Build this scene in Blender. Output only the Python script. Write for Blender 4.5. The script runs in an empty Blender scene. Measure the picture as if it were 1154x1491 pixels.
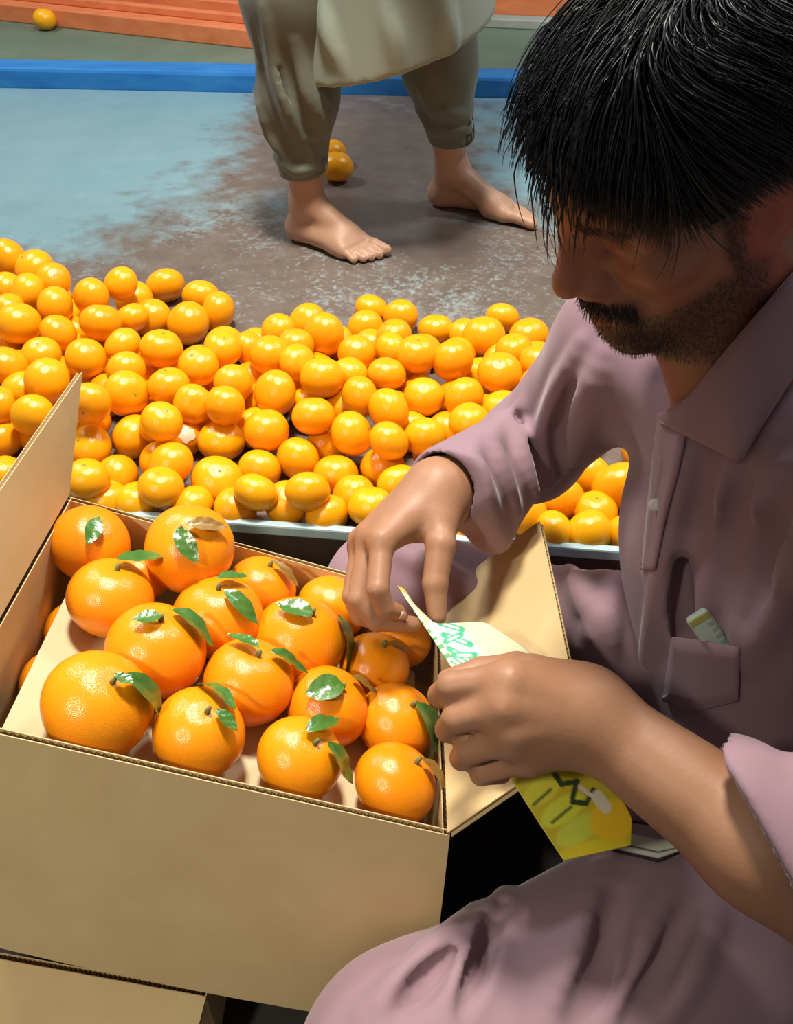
import bpy, bmesh, math, random
import numpy as np
from mathutils import Vector, Matrix, Quaternion
random.seed(7)
rng = np.random.default_rng(11)
S = bpy.context.scene
COL = S.collection

# ------------------------------------------------------------------ camera
FPX, CX, CY = 1350.0, 577.0, 745.5
TH, CAMH = math.radians(41.0), 0.85
cam_d = bpy.data.cameras.new('camera')
cam_d.sensor_fit = 'VERTICAL'
cam_d.sensor_height = 36.0
cam_d.lens = FPX * 36.0 / 1491.0
cam_d.clip_start = 0.02
cam = bpy.data.objects.new('camera', cam_d)
COL.objects.link(cam)
cam.location = (0, 0, CAMH)
cam.rotation_euler = (math.pi / 2 - TH, 0, 0)
S.camera = cam

# ------------------------------------------------------------------ light
S.view_settings.view_transform = 'Standard'
S.view_settings.look = 'None'
S.view_settings.gamma = 1.0
S.view_settings.use_curve_mapping = False
S.view_settings.exposure = 0.0
W = bpy.data.worlds.new('hall')
S.world = W
W.use_nodes = True
W.node_tree.nodes['Background'].inputs[0].default_value = (1.0, 0.93, 0.86, 1)
W.node_tree.nodes['Background'].inputs[1].default_value = 0.17


def lamp(name, loc, size, power, col, aim=(0, 1.0, 0)):
    d = bpy.data.lights.new(name, 'AREA')
    d.shape = 'RECTANGLE'
    d.size, d.size_y = size
    d.energy = power
    d.color = col
    o = bpy.data.objects.new(name, d)
    COL.objects.link(o)
    o.location = loc
    o.rotation_euler = (Vector(aim) - Vector(loc)).to_track_quat('-Z', 'Y').to_euler()
    return o


lamp('ceiling_lamp', (-0.08, 1.30, 2.5), (0.34, 0.34), 98, (1.0, 0.93, 0.80), (-0.1, 1.1, 0))
# added spot with a narrow cone, brightens the box front and spares the man
sd_ = bpy.data.lights.new('added_box_spot', 'SPOT')
sd_.energy, sd_.color = 140, (1.0, 0.92, 0.74)
sd_.spot_size, sd_.spot_blend, sd_.shadow_soft_size = math.radians(30), 1.0, 0.10
so_ = bpy.data.objects.new('added_box_spot', sd_)
COL.objects.link(so_)
so_.location = (-1.15, -0.75, 2.05)
so_.rotation_euler = (Vector((-0.28, 0.40, 0.20)) - so_.location).to_track_quat('-Z', 'Y').to_euler()
lamp('ceiling_lamp', (-1.9, 2.7, 2.7), (0.5, 0.4), 44, (0.93, 0.97, 1.0), (-0.5, 1.6, 0))
lamp('ceiling_lamp', (1.7, 2.4, 2.7), (0.5, 0.4), 36, (0.90, 0.96, 1.0), (0.4, 1.2, 0))

# ------------------------------------------------------------------ pixel helpers (1154 x 1491 frame)
CAM = np.array([0, 0, CAMH])
RV = np.array([1.0, 0, 0])
FV = np.array([0, math.cos(TH), -math.sin(TH)])
UV = np.array([0, math.sin(TH), math.cos(TH)])


def ray(x, y):
    return FV + RV * (x - CX) / FPX - UV * (y - CY) / FPX


def P(x, y, d):
    return CAM + d * ray(x, y)


def G(x, y, z=0.0):
    r = ray(x, y)
    return CAM + r * ((z - CAMH) / r[2])


def depth(p):
    return float((np.asarray(p) - CAM) @ FV)


# ------------------------------------------------------------------ scene helpers
def tag(o, label=None, cat=None, group=None, kind=None):
    if label: o['label'] = label
    if cat: o['category'] = cat
    if group: o['group'] = group
    if kind: o['kind'] = kind
    return o


def empty(name, loc, label, cat, group=None):
    o = bpy.data.objects.new(name, None)
    o.empty_display_size = 0.05
    COL.objects.link(o)
    o.location = Vector(loc)
    return tag(o, label, cat, group)


def wloc(o):
    v = Vector((0, 0, 0))
    while o is not None:
        v += o.location
        o = o.parent
    return v


def mkmesh(name, verts, faces, smooth=True):
    me = bpy.data.meshes.new(name)
    v = np.asarray(verts, dtype=np.float32)
    if isinstance(faces, np.ndarray):
        n = faces.shape[1]
        me.vertices.add(len(v))
        me.vertices.foreach_set('co', v.ravel())
        me.loops.add(faces.size)
        me.loops.foreach_set('vertex_index', faces.ravel().astype(np.int32))
        me.polygons.add(len(faces))
        me.polygons.foreach_set('loop_start', (np.arange(len(faces)) * n).astype(np.int32))
        me.update(calc_edges=True)
    else:
        me.from_pydata(v.tolist(), [], faces)
    me.validate()
    if smooth:
        me.polygons.foreach_set('use_smooth', np.ones(len(me.polygons), dtype=bool))
    me.update()
    return me


def link(name, me, mat, parent=None, loc=None, world=True):
    """link a mesh whose vertices are in world space under an unrotated parent"""
    o = bpy.data.objects.new(name, me)
    COL.objects.link(o)
    if mat is not None and len(me.materials) == 0:
        me.materials.append(mat)
    if parent is not None:
        o.parent = parent
        if world:
            off = wloc(parent)
            me.transform(Matrix.Translation(-off))
    elif loc is not None:
        me.transform(Matrix.Translation(-Vector(loc)))
        o.location = Vector(loc)
    return o


class MB:
    def __init__(s):
        s.v, s.f = [], []

    def add(s, verts, faces):
        n = len(s.v)
        s.v += [tuple(map(float, q)) for q in verts]
        s.f += [tuple(i + n for i in q) for q in faces]
        return s

    def hexa(s, q):          # 8 corners: bottom loop, top loop
        return s.add(q, [(3, 2, 1, 0), (4, 5, 6, 7), (0, 1, 5, 4), (1, 2, 6, 5), (2, 3, 7, 6), (3, 0, 4, 7)])

    def box(s, lo, hi):
        x0, y0, z0 = lo
        x1, y1, z1 = hi
        return s.hexa([(x0, y0, z0), (x1, y0, z0), (x1, y1, z0), (x0, y1, z0),
                       (x0, y0, z1), (x1, y0, z1), (x1, y1, z1), (x0, y1, z1)])

    def tube(s, pts, rad, n=8, cap=True):
        pts = [np.asarray(q, float) for q in pts]
        if not hasattr(rad, '__len__'): rad = [rad] * len(pts)
        rings = []
        up = np.array([0.13, 0.31, 0.94])
        for i, q in enumerate(pts):
            t = pts[min(i + 1, len(pts) - 1)] - pts[max(i - 1, 0)]
            t = t / (np.linalg.norm(t) + 1e-9)
            a = np.cross(t, up); a /= np.linalg.norm(a) + 1e-9
            b = np.cross(t, a)
            rings.append([q + rad[i] * (a * math.cos(k * 2 * math.pi / n) + b * math.sin(k * 2 * math.pi / n)) for k in range(n)])
        v = [w for r_ in rings for w in r_]
        f = []
        for i in range(len(pts) - 1):
            for k in range(n):
                f.append((i * n + k, i * n + (k + 1) % n, (i + 1) * n + (k + 1) % n, (i + 1) * n + k))
        if cap:
            f.append(tuple(range(n))[::-1])
            f.append(tuple((len(pts) - 1) * n + k for k in range(n)))
        return s.add(v, f)

    def mesh(s, name, smooth=False):
        return mkmesh(name, s.v, s.f, smooth)


def bevel(o, w=0.003, seg=2):
    m = o.modifiers.new('bevel', 'BEVEL')
    m.width, m.segments = w, seg
    m.limit_method = 'ANGLE'
    return o


# ------------------------------------------------------------------ materials
def mat(name, col, rough=0.6, spec=0.5):
    m = bpy.data.materials.new(name)
    m.use_nodes = True
    b = m.node_tree.nodes['Principled BSDF']
    b.inputs['Base Color'].default_value = (*col, 1)
    b.inputs['Roughness'].default_value = rough
    b.inputs['Specular IOR Level'].default_value = spec
    return m, m.node_tree, b


def N(nt, t, **kw):
    n = nt.nodes.new(t)
    for k, v in kw.items():
        if k.startswith('i_'):
            n.inputs[k[2:].replace('_', ' ')].default_value = v
        else:
            setattr(n, k, v)
    return n


def noise(nt, scale, detail=4, rough=0.55, src='Object', dist=0.0, stretch=None):
    tc = N(nt, 'ShaderNodeTexCoord')
    n = N(nt, 'ShaderNodeTexNoise')
    n.inputs['Scale'].default_value = scale
    n.inputs['Detail'].default_value = detail
    n.inputs['Roughness'].default_value = rough
    n.inputs['Distortion'].default_value = dist
    if stretch:
        mp = N(nt, 'ShaderNodeMapping')
        mp.inputs['Scale'].default_value = stretch
        nt.links.new(tc.outputs[src], mp.inputs[0])
        nt.links.new(mp.outputs[0], n.inputs['Vector'])
    else:
        nt.links.new(tc.outputs[src], n.inputs['Vector'])
    return n.outputs['Fac']


def ramp(nt, fac, stops):
    r = N(nt, 'ShaderNodeValToRGB')
    el = r.color_ramp.elements
    while len(el) < len(stops): el.new(0.5)
    for e, (p, c) in zip(el, stops):
        e.position = p
        e.color = (*c, 1) if len(c) == 3 else c
    nt.links.new(fac, r.inputs[0])
    return r.outputs[0]


def mix(nt, fac, a, b):
    m = N(nt, 'ShaderNodeMix', data_type='RGBA')
    for s_, v in ((0, fac), (6, a), (7, b)):
        if hasattr(v, 'links'):
            nt.links.new(v, m.inputs[s_])
        else:
            m.inputs[s_].default_value = v if not isinstance(v, tuple) else (*v, 1)
    return m.outputs[2]


def bump(nt, b, h, strength=0.3, dist=0.01):
    n = N(nt, 'ShaderNodeBump')
    n.inputs['Strength'].default_value = strength
    n.inputs['Distance'].default_value = dist
    nt.links.new(h, n.inputs['Height'])
    nt.links.new(n.outputs[0], b.inputs['Normal'])


def simple(name, c1, c2, scale, rough=0.6, spec=0.5, bs=0.0, bd=0.002, bscale=None, stretch=None):
    m, nt, b = mat(name, c1, rough, spec)
    f = noise(nt, scale, stretch=stretch)
    nt.links.new(ramp(nt, f, [(0.32, c1), (0.68, c2)]), b.inputs['Base Color'])
    if bs:
        bump(nt, b, noise(nt, bscale or scale * 4, stretch=stretch), bs, bd)
    return m


def m_peel(name, c1, c2, rough):
    m, nt, b = mat(name, c1, rough, 0.5)
    oi = N(nt, 'ShaderNodeObjectInfo')
    base = mix(nt, oi.outputs['Random'], c1, c2)
    f = noise(nt, 9.0, 3)
    base = mix(nt, ramp(nt, f, [(0.35, (0, 0, 0)), (0.75, (0.35, 0.35, 0.35))]), base, tuple(x * 0.82 for x in c1))
    nt.links.new(base, b.inputs['Base Color'])
    b.inputs['Subsurface Weight'].default_value = 0.12
    b.inputs['Subsurface Radius'].default_value = (0.02, 0.008, 0.002)
    b.inputs['Subsurface Scale'].default_value = 0.3
    tc = N(nt, 'ShaderNodeTexCoord')
    v = N(nt, 'ShaderNodeTexVoronoi')
    v.inputs['Scale'].default_value = 38.0
    nt.links.new(tc.outputs['Object'], v.inputs['Vector'])
    bump(nt, b, v.outputs['Distance'], 0.10, 0.02)
    return m


M = {}
M['peel'] = m_peel('peel', (0.93, 0.425, 0.004), (0.92, 0.36, 0.003), 0.22)  # yellower copy of the box fruit's peel: stronger light put into the colour
M['peel_box'] = m_peel('peel_box', (0.86, 0.30, 0.004), (0.84, 0.26, 0.003), 0.25)
M['scar'] = simple('stem_scar', (0.16, 0.14, 0.03), (0.35, 0.25, 0.06), 300, 0.8)
M['pale_glare'] = simple('pale_glare', (0.75, 0.62, 0.40), (0.9, 0.85, 0.7), 120, 0.5)
M['stem'] = simple('stem', (0.10, 0.13, 0.03), (0.22, 0.17, 0.06), 200, 0.8)
M['leaf'] = simple('leaf', (0.045, 0.14, 0.018), (0.075, 0.19, 0.03), 60, 0.27, 0.9, 0.2, 0.001, 400)
M['leaf_dry'] = simple('leaf_dry', (0.22, 0.11, 0.02), (0.30, 0.17, 0.03), 60, 0.35, 0.6)


def m_cardboard(name, c1, c2):
    m, nt, b = mat(name, c1, 0.78, 0.25)
    f = noise(nt, 14, 6, 0.6)
    nt.links.new(ramp(nt, f, [(0.3, c1), (0.7, c2)]), b.inputs['Base Color'])
    g = noise(nt, 60, 3, 0.5, stretch=(7.0, 0.6, 0.6))
    bump(nt, b, g, 0.05, 0.002)
    return m


M['card'] = m_cardboard('cardboard', (0.56, 0.41, 0.205), (0.62, 0.47, 0.25))
M['card_dark'] = m_cardboard('cardboard_edge', (0.30, 0.19, 0.09), (0.42, 0.29, 0.15))
M['card_pale'] = m_cardboard('cardboard_pale', (0.62, 0.49, 0.30), (0.66, 0.54, 0.34))


def m_deck():
    m, nt, b = mat('worn_deck', (0.2, 0.17, 0.15), 0.32, 0.5)
    tc = N(nt, 'ShaderNodeNewGeometry')
    sp = N(nt, 'ShaderNodeSeparateXYZ')
    nt.links.new(tc.outputs['Position'], sp.inputs[0])

    def mth(op, a, b_=None, clamp=False):
        q = N(nt, 'ShaderNodeMath', operation=op, use_clamp=clamp)
        for i, v in enumerate((a, b_)):
            if v is None: continue
            if hasattr(v, 'links'): nt.links.new(v, q.inputs[i])
            else: q.inputs[i].default_value = v
        return q.outputs[0]
    x, y = sp.outputs[0], sp.outputs[1]
    n1 = noise(nt, 3.2, 6, 0.62)
    n2 = noise(nt, 14, 8, 0.7)
    n3 = noise(nt, 90, 5, 0.7)
    # left painted field: x < -0.62 + .34*(y-1.95), y > 1.75
    e1 = mth('SUBTRACT', mth('ADD', mth('MULTIPLY', y, 0.30), -1.13), x)
    e2 = mth('MULTIPLY', mth('SUBTRACT', y, 1.78), 1.2)
    e = mth('MINIMUM', e1, e2)
    # right painted field
    e3 = mth('MULTIPLY', mth('SUBTRACT', x, 0.22), 1.0)
    e4 = mth('SUBTRACT', y, 2.02)
    e = mth('MAXIMUM', e, mth('MINIMUM', e3, e4))
    e = mth('ADD', mth('MULTIPLY', e, 3.0), mth('MULTIPLY', mth('SUBTRACT', n1, 0.5), 2.2))
    e = mth('ADD', e, mth('MULTIPLY', mth('SUBTRACT', n2, 0.5), 1.5))
    e = mth('ADD', mth('MULTIPLY', e, 1.6), 0.5, True)
    brown = ramp(nt, n2, [(0.25, (0.115, 0.085, 0.072)), (0.55, (0.16, 0.125, 0.105)), (0.8, (0.21, 0.175, 0.15))])
    teal = ramp(nt, n1, [(0.3, (0.15, 0.27, 0.32)), (0.7, (0.20, 0.33, 0.38))])
    col = mix(nt, e, brown, teal)
    # pale scuffs where the paint has crumbled
    s = mth('SUBTRACT', mth('ADD', mth('MULTIPLY', n3, 1.1), n1), 1.12)
    s = mth('MULTIPLY', s, 5.0, True)
    s = mth('MULTIPLY', s, mth('SUBTRACT', 1.0, mth('MULTIPLY', mth('ABSOLUTE', mth('SUBTRACT', y, 1.72)), 2.2), True))
    col = mix(nt, mth('MULTIPLY', s, 0.75), col, (0.36, 0.46, 0.48))
    nt.links.new(col, b.inputs['Base Color'])
    nt.links.new(ramp(nt, n2, [(0.3, (0.24,) * 3), (0.75, (0.46,) * 3)]), b.inputs['Roughness'])
    bump(nt, b, n2, 0.10, 0.004)
    return m


M['deck'] = m_deck()
M['rim'] = simple('pale_blue_rim', (0.30, 0.45, 0.50), (0.45, 0.60, 0.64), 30, 0.4)
M['deck_side'] = simple('platform_side', (0.030, 0.017, 0.010), (0.05, 0.028, 0.016), 12, 0.7)
M['ground'] = simple('ground', (0.016, 0.013, 0.012), (0.03, 0.025, 0.022), 6, 0.8)
M['blue'] = simple('blue_paint', (0.012, 0.15, 0.48), (0.025, 0.22, 0.56), 8, 0.45, 0.5, stretch=(1, 4, 4))
M['green_deck'] = simple('green_deck', (0.10, 0.16, 0.115), (0.15, 0.20, 0.15), 5, 0.5)
M['teal_deck'] = simple('teal_deck', (0.12, 0.20, 0.21), (0.17, 0.26, 0.26), 5, 0.5)
M['orange_paint'] = simple('orange_paint', (0.62, 0.17, 0.06), (0.74, 0.24, 0.10), 6, 0.5, stretch=(1, 5, 5))
M['grey_rail'] = simple('grey_rail', (0.25, 0.29, 0.26), (0.36, 0.38, 0.36), 6, 0.5)

# ------------------------------------------------------------------ signed distance kit


def _ap(fn, c, r):
    return (fn, np.asarray(c, np.float32), float(r))


def ell(c, r, R=None):
    c = np.asarray(c, np.float32); r = np.asarray(r, np.float32)
    Rm = None if R is None else np.asarray(R, np.float32)

    def fn(p):
        q = p - c
        if Rm is not None: q = q @ Rm
        a = q / r
        k0 = np.sqrt((a * a).sum(1)) + 1e-9
        a = a / r
        k1 = np.sqrt((a * a).sum(1)) + 1e-9
        return k0 * (k0 - 1.0) / k1
    return _ap(fn, c, r.max())


def rc(a, b, ra, rb):
    a = np.asarray(a, np.float32); b = np.asarray(b, np.float32)
    ba = b - a
    L = float(ba @ ba) + 1e-12

    def fn(p):
        q = p - a
        h = np.clip(q @ ba / L, 0, 1)
        q = q - h[:, None] * ba
        return np.sqrt((q * q).sum(1)) - (ra + (rb - ra) * h)
    return _ap(fn, (a + b) / 2, math.sqrt(L) / 2 + max(ra, rb))


def chain(pts, rad):
    if not hasattr(rad, '__len__'): rad = [rad] * len(pts)
    return [rc(pts[i], pts[i + 1], rad[i], rad[i + 1]) for i in range(len(pts) - 1)]


def multi(prims):
    cs = np.array([q[1] for q in prims]); c = cs.mean(0)
    r = max(np.linalg.norm(q[1] - c) + q[2] for q in prims)

    def fn(p):
        d = prims[0][0](p)
        for q in prims[1:]:
            d = np.minimum(d, q[0](p))
        return d
    return _ap(fn, c, r)


def smulti(prims, k):
    m = multi(prims)

    def fn(p):
        d = prims[0][0](p)
        for q in prims[1:]:
            e = q[0](p)
            h = np.maximum(k - np.abs(d - e), 0) / k
            d = np.minimum(d, e) - h * h * k * 0.25
        return d
    return _ap(fn, m[1], m[2])


_OPC = {}


def ev(ops, p, near=None):
    d = np.full(len(p), 9.0, np.float32)
    todo = ops
    if near is not None:
        c, rad, mg = near
        key = (id(ops), len(ops))
        if key not in _OPC:
            _OPC[key] = (np.array([q[1][1] for q in ops]), np.array([q[1][2] + q[2] for q in ops]), ops)
        C_, R_, _ = _OPC[key]
        todo = [ops[i] for i in np.flatnonzero(((C_ - c) ** 2).sum(1) < (R_ + rad + mg) ** 2)]
    for op, prim, k in todo:
        e = prim[0](p)
        if op == 'u':
            if k > 0:
                h = np.maximum(k - np.abs(d - e), 0)
                d = np.minimum(d, e) - h * h * (0.25 / k)
            else:
                d = np.minimum(d, e)
        elif op == 's':
            e = -e
            if k > 0:
                h = np.maximum(k - np.abs(d - e), 0)
                d = np.maximum(d, e) + h * h * (0.25 / k)
            else:
                d = np.maximum(d, e)
        else:
            d = np.maximum(d, e)
    return d


def evc(ops, p, cell=0.06, mg=0.05):
    out = np.empty(len(p), np.float32)
    key = np.floor(p / cell).astype(np.int64)
    key -= key.min(0)
    flat = (key[:, 0] * 4096 + key[:, 1]) * 4096 + key[:, 2]
    order = np.argsort(flat, kind='stable')
    fs = flat[order]
    cut = np.flatnonzero(np.diff(fs)) + 1
    for idx in np.split(order, cut):
        q = p[idx]
        lo, hi = q.min(0), q.max(0)
        out[idx] = ev(ops, q, ((lo + hi) / 2, float(np.linalg.norm(hi - lo) / 2), mg))
    return out


def sdf_mesh(ops, lo, hi, h, newton=1):
    lo = np.asarray(lo, np.float64); hi = np.asarray(hi, np.float64)
    B = 8
    cell = max(0.045, 12 * h)
    nb = np.ceil((hi - lo) / (h * B)).astype(int)
    ii = np.stack(np.meshgrid(*[np.arange(k) for k in nb], indexing='ij'), -1).reshape(-1, 3)
    cen = (lo + (ii * B + (B - 1) / 2) * h).astype(np.float32)
    dc = evc(ops, cen, 0.25, 0.25)
    D = np.repeat(np.repeat(np.repeat(dc.reshape(nb), B, 0), B, 1), B, 2).astype(np.float32)
    keep = np.flatnonzero(np.abs(dc) < B * h * 0.87 * 1.45)
    loc = np.stack(np.meshgrid(*[np.arange(B)] * 3, indexing='ij'), -1).reshape(-1, 3)
    CH = 4000
    for s in range(0, len(keep), CH):
        kb = keep[s:s + CH]
        gi = (ii[kb][:, None, :] * B + loc[None]).reshape(-1, 3)
        pts = (lo + gi * h).astype(np.float32)
        D[gi[:, 0], gi[:, 1], gi[:, 2]] = evc(ops, pts, cell, 0.02)
    ins = D < 0
    s8 = np.zeros(tuple(n - 1 for n in D.shape), np.uint8)
    for a in (0, 1):
        for b in (0, 1):
            for c in (0, 1):
                s8 += ins[a:D.shape[0] - 1 + a, b:D.shape[1] - 1 + b, c:D.shape[2] - 1 + c]
    act = np.argwhere((s8 > 0) & (s8 < 8))
    sh = s8.shape
    fl = (act[:, 0] * sh[1] + act[:, 1]) * sh[2] + act[:, 2]
    corner = [(a, b, c) for a in (0, 1) for b in (0, 1) for c in (0, 1)]
    cv = np.stack([D[act[:, 0] + a, act[:, 1] + b, act[:, 2] + c] for a, b, c in corner], 1)
    acc = np.zeros((len(act), 3)); cnt = np.zeros(len(act))
    for i in range(8):
        for ax in range(3):
            if corner[i][ax] == 0:
                j = i + (4, 2, 1)[ax]
                m = (cv[:, i] < 0) != (cv[:, j] < 0)
                t = cv[m, i] / (cv[m, i] - cv[m, j])
                q = np.repeat(np.array([corner[i]], float), m.sum(), 0)
                q[:, ax] += t
                acc[m] += q; cnt[m] += 1
    V = lo + (act + acc / cnt[:, None]) * h
    faces = []
    for ax in range(3):
        u, v = (ax + 1) % 3, (ax + 2) % 3
        sl0 = [slice(None)] * 3; sl1 = [slice(None)] * 3
        sl0[ax] = slice(0, -1); sl1[ax] = slice(1, None)
        e = np.argwhere(ins[tuple(sl0)] != ins[tuple(sl1)])
        e = e[(e[:, u] > 0) & (e[:, v] > 0) & (e[:, u] < sh[u]) & (e[:, v] < sh[v])]
        flip = ins[e[:, 0], e[:, 1], e[:, 2]]
        ids = []
        for du, dv in ((-1, -1), (0, -1), (0, 0), (-1, 0)):
            q = e.copy(); q[:, u] += du; q[:, v] += dv
            ids.append(np.searchsorted(fl, (q[:, 0] * sh[1] + q[:, 1]) * sh[2] + q[:, 2]))
        f = np.stack(ids, 1)
        f[~flip] = f[~flip][:, ::-1]
        faces.append(f)
    Fc = np.concatenate(faces)
    V = V.astype(np.float32)
    e = h * 0.6
    for _ in range(newton):
        d = evc(ops, V, cell, 0.02)
        g = np.stack([evc(ops, V + np.eye(3, dtype=np.float32)[k] * e, cell, 0.02) - d for k in range(3)], 1) / e
        g2 = (g * g).sum(1) + 1e-6
        stp = np.clip(d / g2, -h * 0.8, h * 0.8)
        V = V - g * stp[:, None]
    return V, Fc


def trace_many(ops, xy, d0=0.3, d1=2.2):
    """depth at which each pixel's ray first meets the solid (nan where it misses)"""
    xy = np.asarray(xy, float).reshape(-1, 2)
    r = FV[None] + RV[None] * ((xy[:, :1] - CX) / FPX) - UV[None] * ((xy[:, 1:] - CY) / FPX)
    rl = np.linalg.norm(r, axis=1)
    d = np.full(len(xy), d0)
    hit = np.zeros(len(xy), bool)
    for _ in range(150):
        s = ev(ops, (CAM + d[:, None] * r).astype(np.float32))
        hit |= s < 0.0005
        if (hit | (d > d1)).all(): break
        d = np.where(hit, d, d + np.maximum(s * 0.75, 0.0006) / rl)
    return np.where(hit, d, np.nan)


def trace(ops, x, y, d0=0.3, d1=2.2):
    d = trace_many(ops, [(x, y)], d0, d1)[0]
    return None if np.isnan(d) else float(d)


def grad(ops, p, e=0.004):
    p = np.asarray(p, np.float32)
    q = np.stack([p + np.eye(3, dtype=np.float32)[k] * s * e for k in range(3) for s in (1, -1)])
    d = ev(ops, q)
    g = np.array([d[0] - d[1], d[2] - d[3], d[4] - d[5]])
    return g / (np.linalg.norm(g) + 1e-9)


def sub(poly, n):
    """resample a polyline to n points"""
    poly = np.asarray(poly, float)
    L = np.concatenate([[0], np.cumsum(np.linalg.norm(np.diff(poly, axis=0), axis=1))])
    t = np.linspace(0, L[-1], n)
    return np.stack([np.interp(t, L, poly[:, k]) for k in range(poly.shape[1])], 1)


def smooth_poly(poly, n):
    poly = sub(poly, n)
    for _ in range(max(1, n // 6)):
        q = poly.copy()
        q[1:-1] = (poly[:-2] + 2 * poly[1:-1] + poly[2:]) / 4
        poly = q
    return poly

# ------------------------------------------------------------------ the place
FLOORZ = -0.15
b = MB().box((-4, -1.5, FLOORZ - 0.05), (4, 7.5, FLOORZ))
tag(link('floor', b.mesh('floor'), M['ground']), 'dark ground below the platform', 'floor', kind='structure')

# platform: front edge and back edge lines taken from the picture, on the plane z = 0
fa, fb = G(220, 744, 0.03), G(930, 796, 0.03)
fa[2] = fb[2] = 0.0
ba_, bb_ = G(0, 128), G(730, 143)


def on_line(a, c, x):
    t = (x - a[0]) / (c[0] - a[0])
    return np.array([x, a[1] + t * (c[1] - a[1]), 0.0])


XL, XR = -2.6, 2.6
F0, F1 = on_line(fa, fb, XL), on_line(fa, fb, XR)
B0, B1 = on_line(ba_, bb_, XL), on_line(ba_, bb_, XR)
plat = empty('metal_platform', ((XL + XR) / 2, F0[1], FLOORZ), 'low metal sorting platform with worn blue and brown deck', 'platform')
dn = np.array([0, 0, 1.0])


def slab(a, c, e, g, z0, z1):
    q = [np.array([p[0], p[1], z]) for z in (z0, z1) for p in (a, c, e, g)]
    return MB().hexa(q)


tag(link('deck', slab(F0, F1, B1, B0, -0.012, 0.0).mesh('deck'), M['deck'], plat), 'worn brown deck with flaking blue paint')
ev_ = np.array([0, 0.012, 0])
tag(bevel(link('front_rim', slab(F0 - ev_, F1 - ev_, F1, F0, 0.012, 0.030).mesh('front_rim'), M['rim'], plat), 0.003), 'pale blue raised rim')
link('side_panel', slab(F0 - ev_ * 0.7, F1 - ev_ * 0.7, F1, F0, FLOORZ, 0.012).mesh('side_panel'), M['deck_side'], plat)

# far blue kerb, green deck, orange beams
bd = np.array([0, 0.10, 0])
o = link('blue_kerb', slab(B0 + ev_ * 0.3, B1 + ev_ * 0.3, B1 + bd, B0 + bd, -0.05, 0.055).mesh('blue_kerb'), M['blue'], loc=(0, B0[1], -0.05))
tag(bevel(o, 0.01), 'long bright blue kerb at the far edge of the platform', 'kerb')
g0, g1 = B0 + bd + ev_ * 0.2, B1 + bd + ev_ * 0.2
o = link('walkway', slab(g0, g1, g1 + np.array([0, 4, 0]), g0 + np.array([0, 4, 0]), -0.02, 0.02).mesh('walkway'), M['green_deck'], loc=(0, g0[1], -0.02))
tag(o, 'dull green walkway behind the blue kerb', 'walkway', kind='structure')


def beam(pa, pb, wdt, hgt, name, label, m):
    """long channel beam with a raised ridge along its top"""
    pa, pb = np.array(pa), np.array(pb)
    t = (pb - pa) / np.linalg.norm(pb - pa)
    n = np.array([-t[1], t[0], 0])
    root = empty(name, (pa + pb) / 2, label, 'beam')

    def strip(o0, o1, z0, z1):
        q = [pa + n * o0, pb + n * o0, pb + n * o1, pa + n * o1]
        return MB().hexa([w + np.array([0, 0, z0]) for w in q] + [w + np.array([0, 0, z1]) for w in q])
    bevel(link('flange', strip(0, wdt, 0, hgt * 0.55).mesh('flange'), m, root), 0.004)
    bevel(link('ridge', strip(wdt * 0.34, wdt * 0.52, hgt * 0.55, hgt * 0.8).mesh('ridge'), m, root), 0.004)
    bevel(link('back_lip', strip(wdt * 0.72, wdt, hgt * 0.55, hgt).mesh('back_lip'), m, root), 0.004)
    return root


a, c = G(-30, 27, 0.02), G(352, 70, 0.02)
d_ = (c - a)
beam(a - d_ * 0.8, c + d_ * 0.22, 0.17, 0.10, 'orange_beam', 'orange painted beam with a tangerine resting against it', M['orange_paint'])
a, c = G(250, 9, 0.02), G(760, 24, 0.02)
d_ = (c - a)
beam(a - d_ * 1.2, c + d_ * 0.9, 0.22, 0.11, 'orange_beam', 'farthest orange beam at the top edge, behind the walking person', M['orange_paint'])
a, c = G(690, 40, 0.02), G(760, 43, 0.02)
d_ = (c - a)
o = link('grey_rail', slab(a - d_ * 1.6, c + d_ * 6, c + d_ * 6 + np.array([0, .06, 0]), a - d_ * 1.6 + np.array([0, .06, 0]), 0.02, 0.05).mesh('grey_rail'), M['grey_rail'], loc=tuple(a))
tag(bevel(o, 0.004), 'grey rail between the far orange beam and the blue kerb', 'rail')

# ------------------------------------------------------------------ cardboard box
TOP = [np.array(q) for q in ([-0.336, 0.413, 0.288], [0.043, 0.393, 0.162], [0.047, 0.694, 0.124], [-0.332, 0.714, 0.251])]
BFL, BFR = P(-75, 1362, 0.80), P(622, 1499, 0.865)
dl, dr = BFL - TOP[0], BFR - TOP[1]
BOT = [BFL, BFR, TOP[2] + dr * np.array([1, 0.5, 1]), TOP[3] + dl * np.array([0.6, 0.5, 1])]
BX = (TOP[1] - TOP[0]) / np.linalg.norm(TOP[1] - TOP[0])
BY = (TOP[3] - TOP[0]) / np.linalg.norm(TOP[3] - TOP[0])
BN = np.cross(BX, BY); BN /= np.linalg.norm(BN)
BC = sum(TOP) / 4


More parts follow.
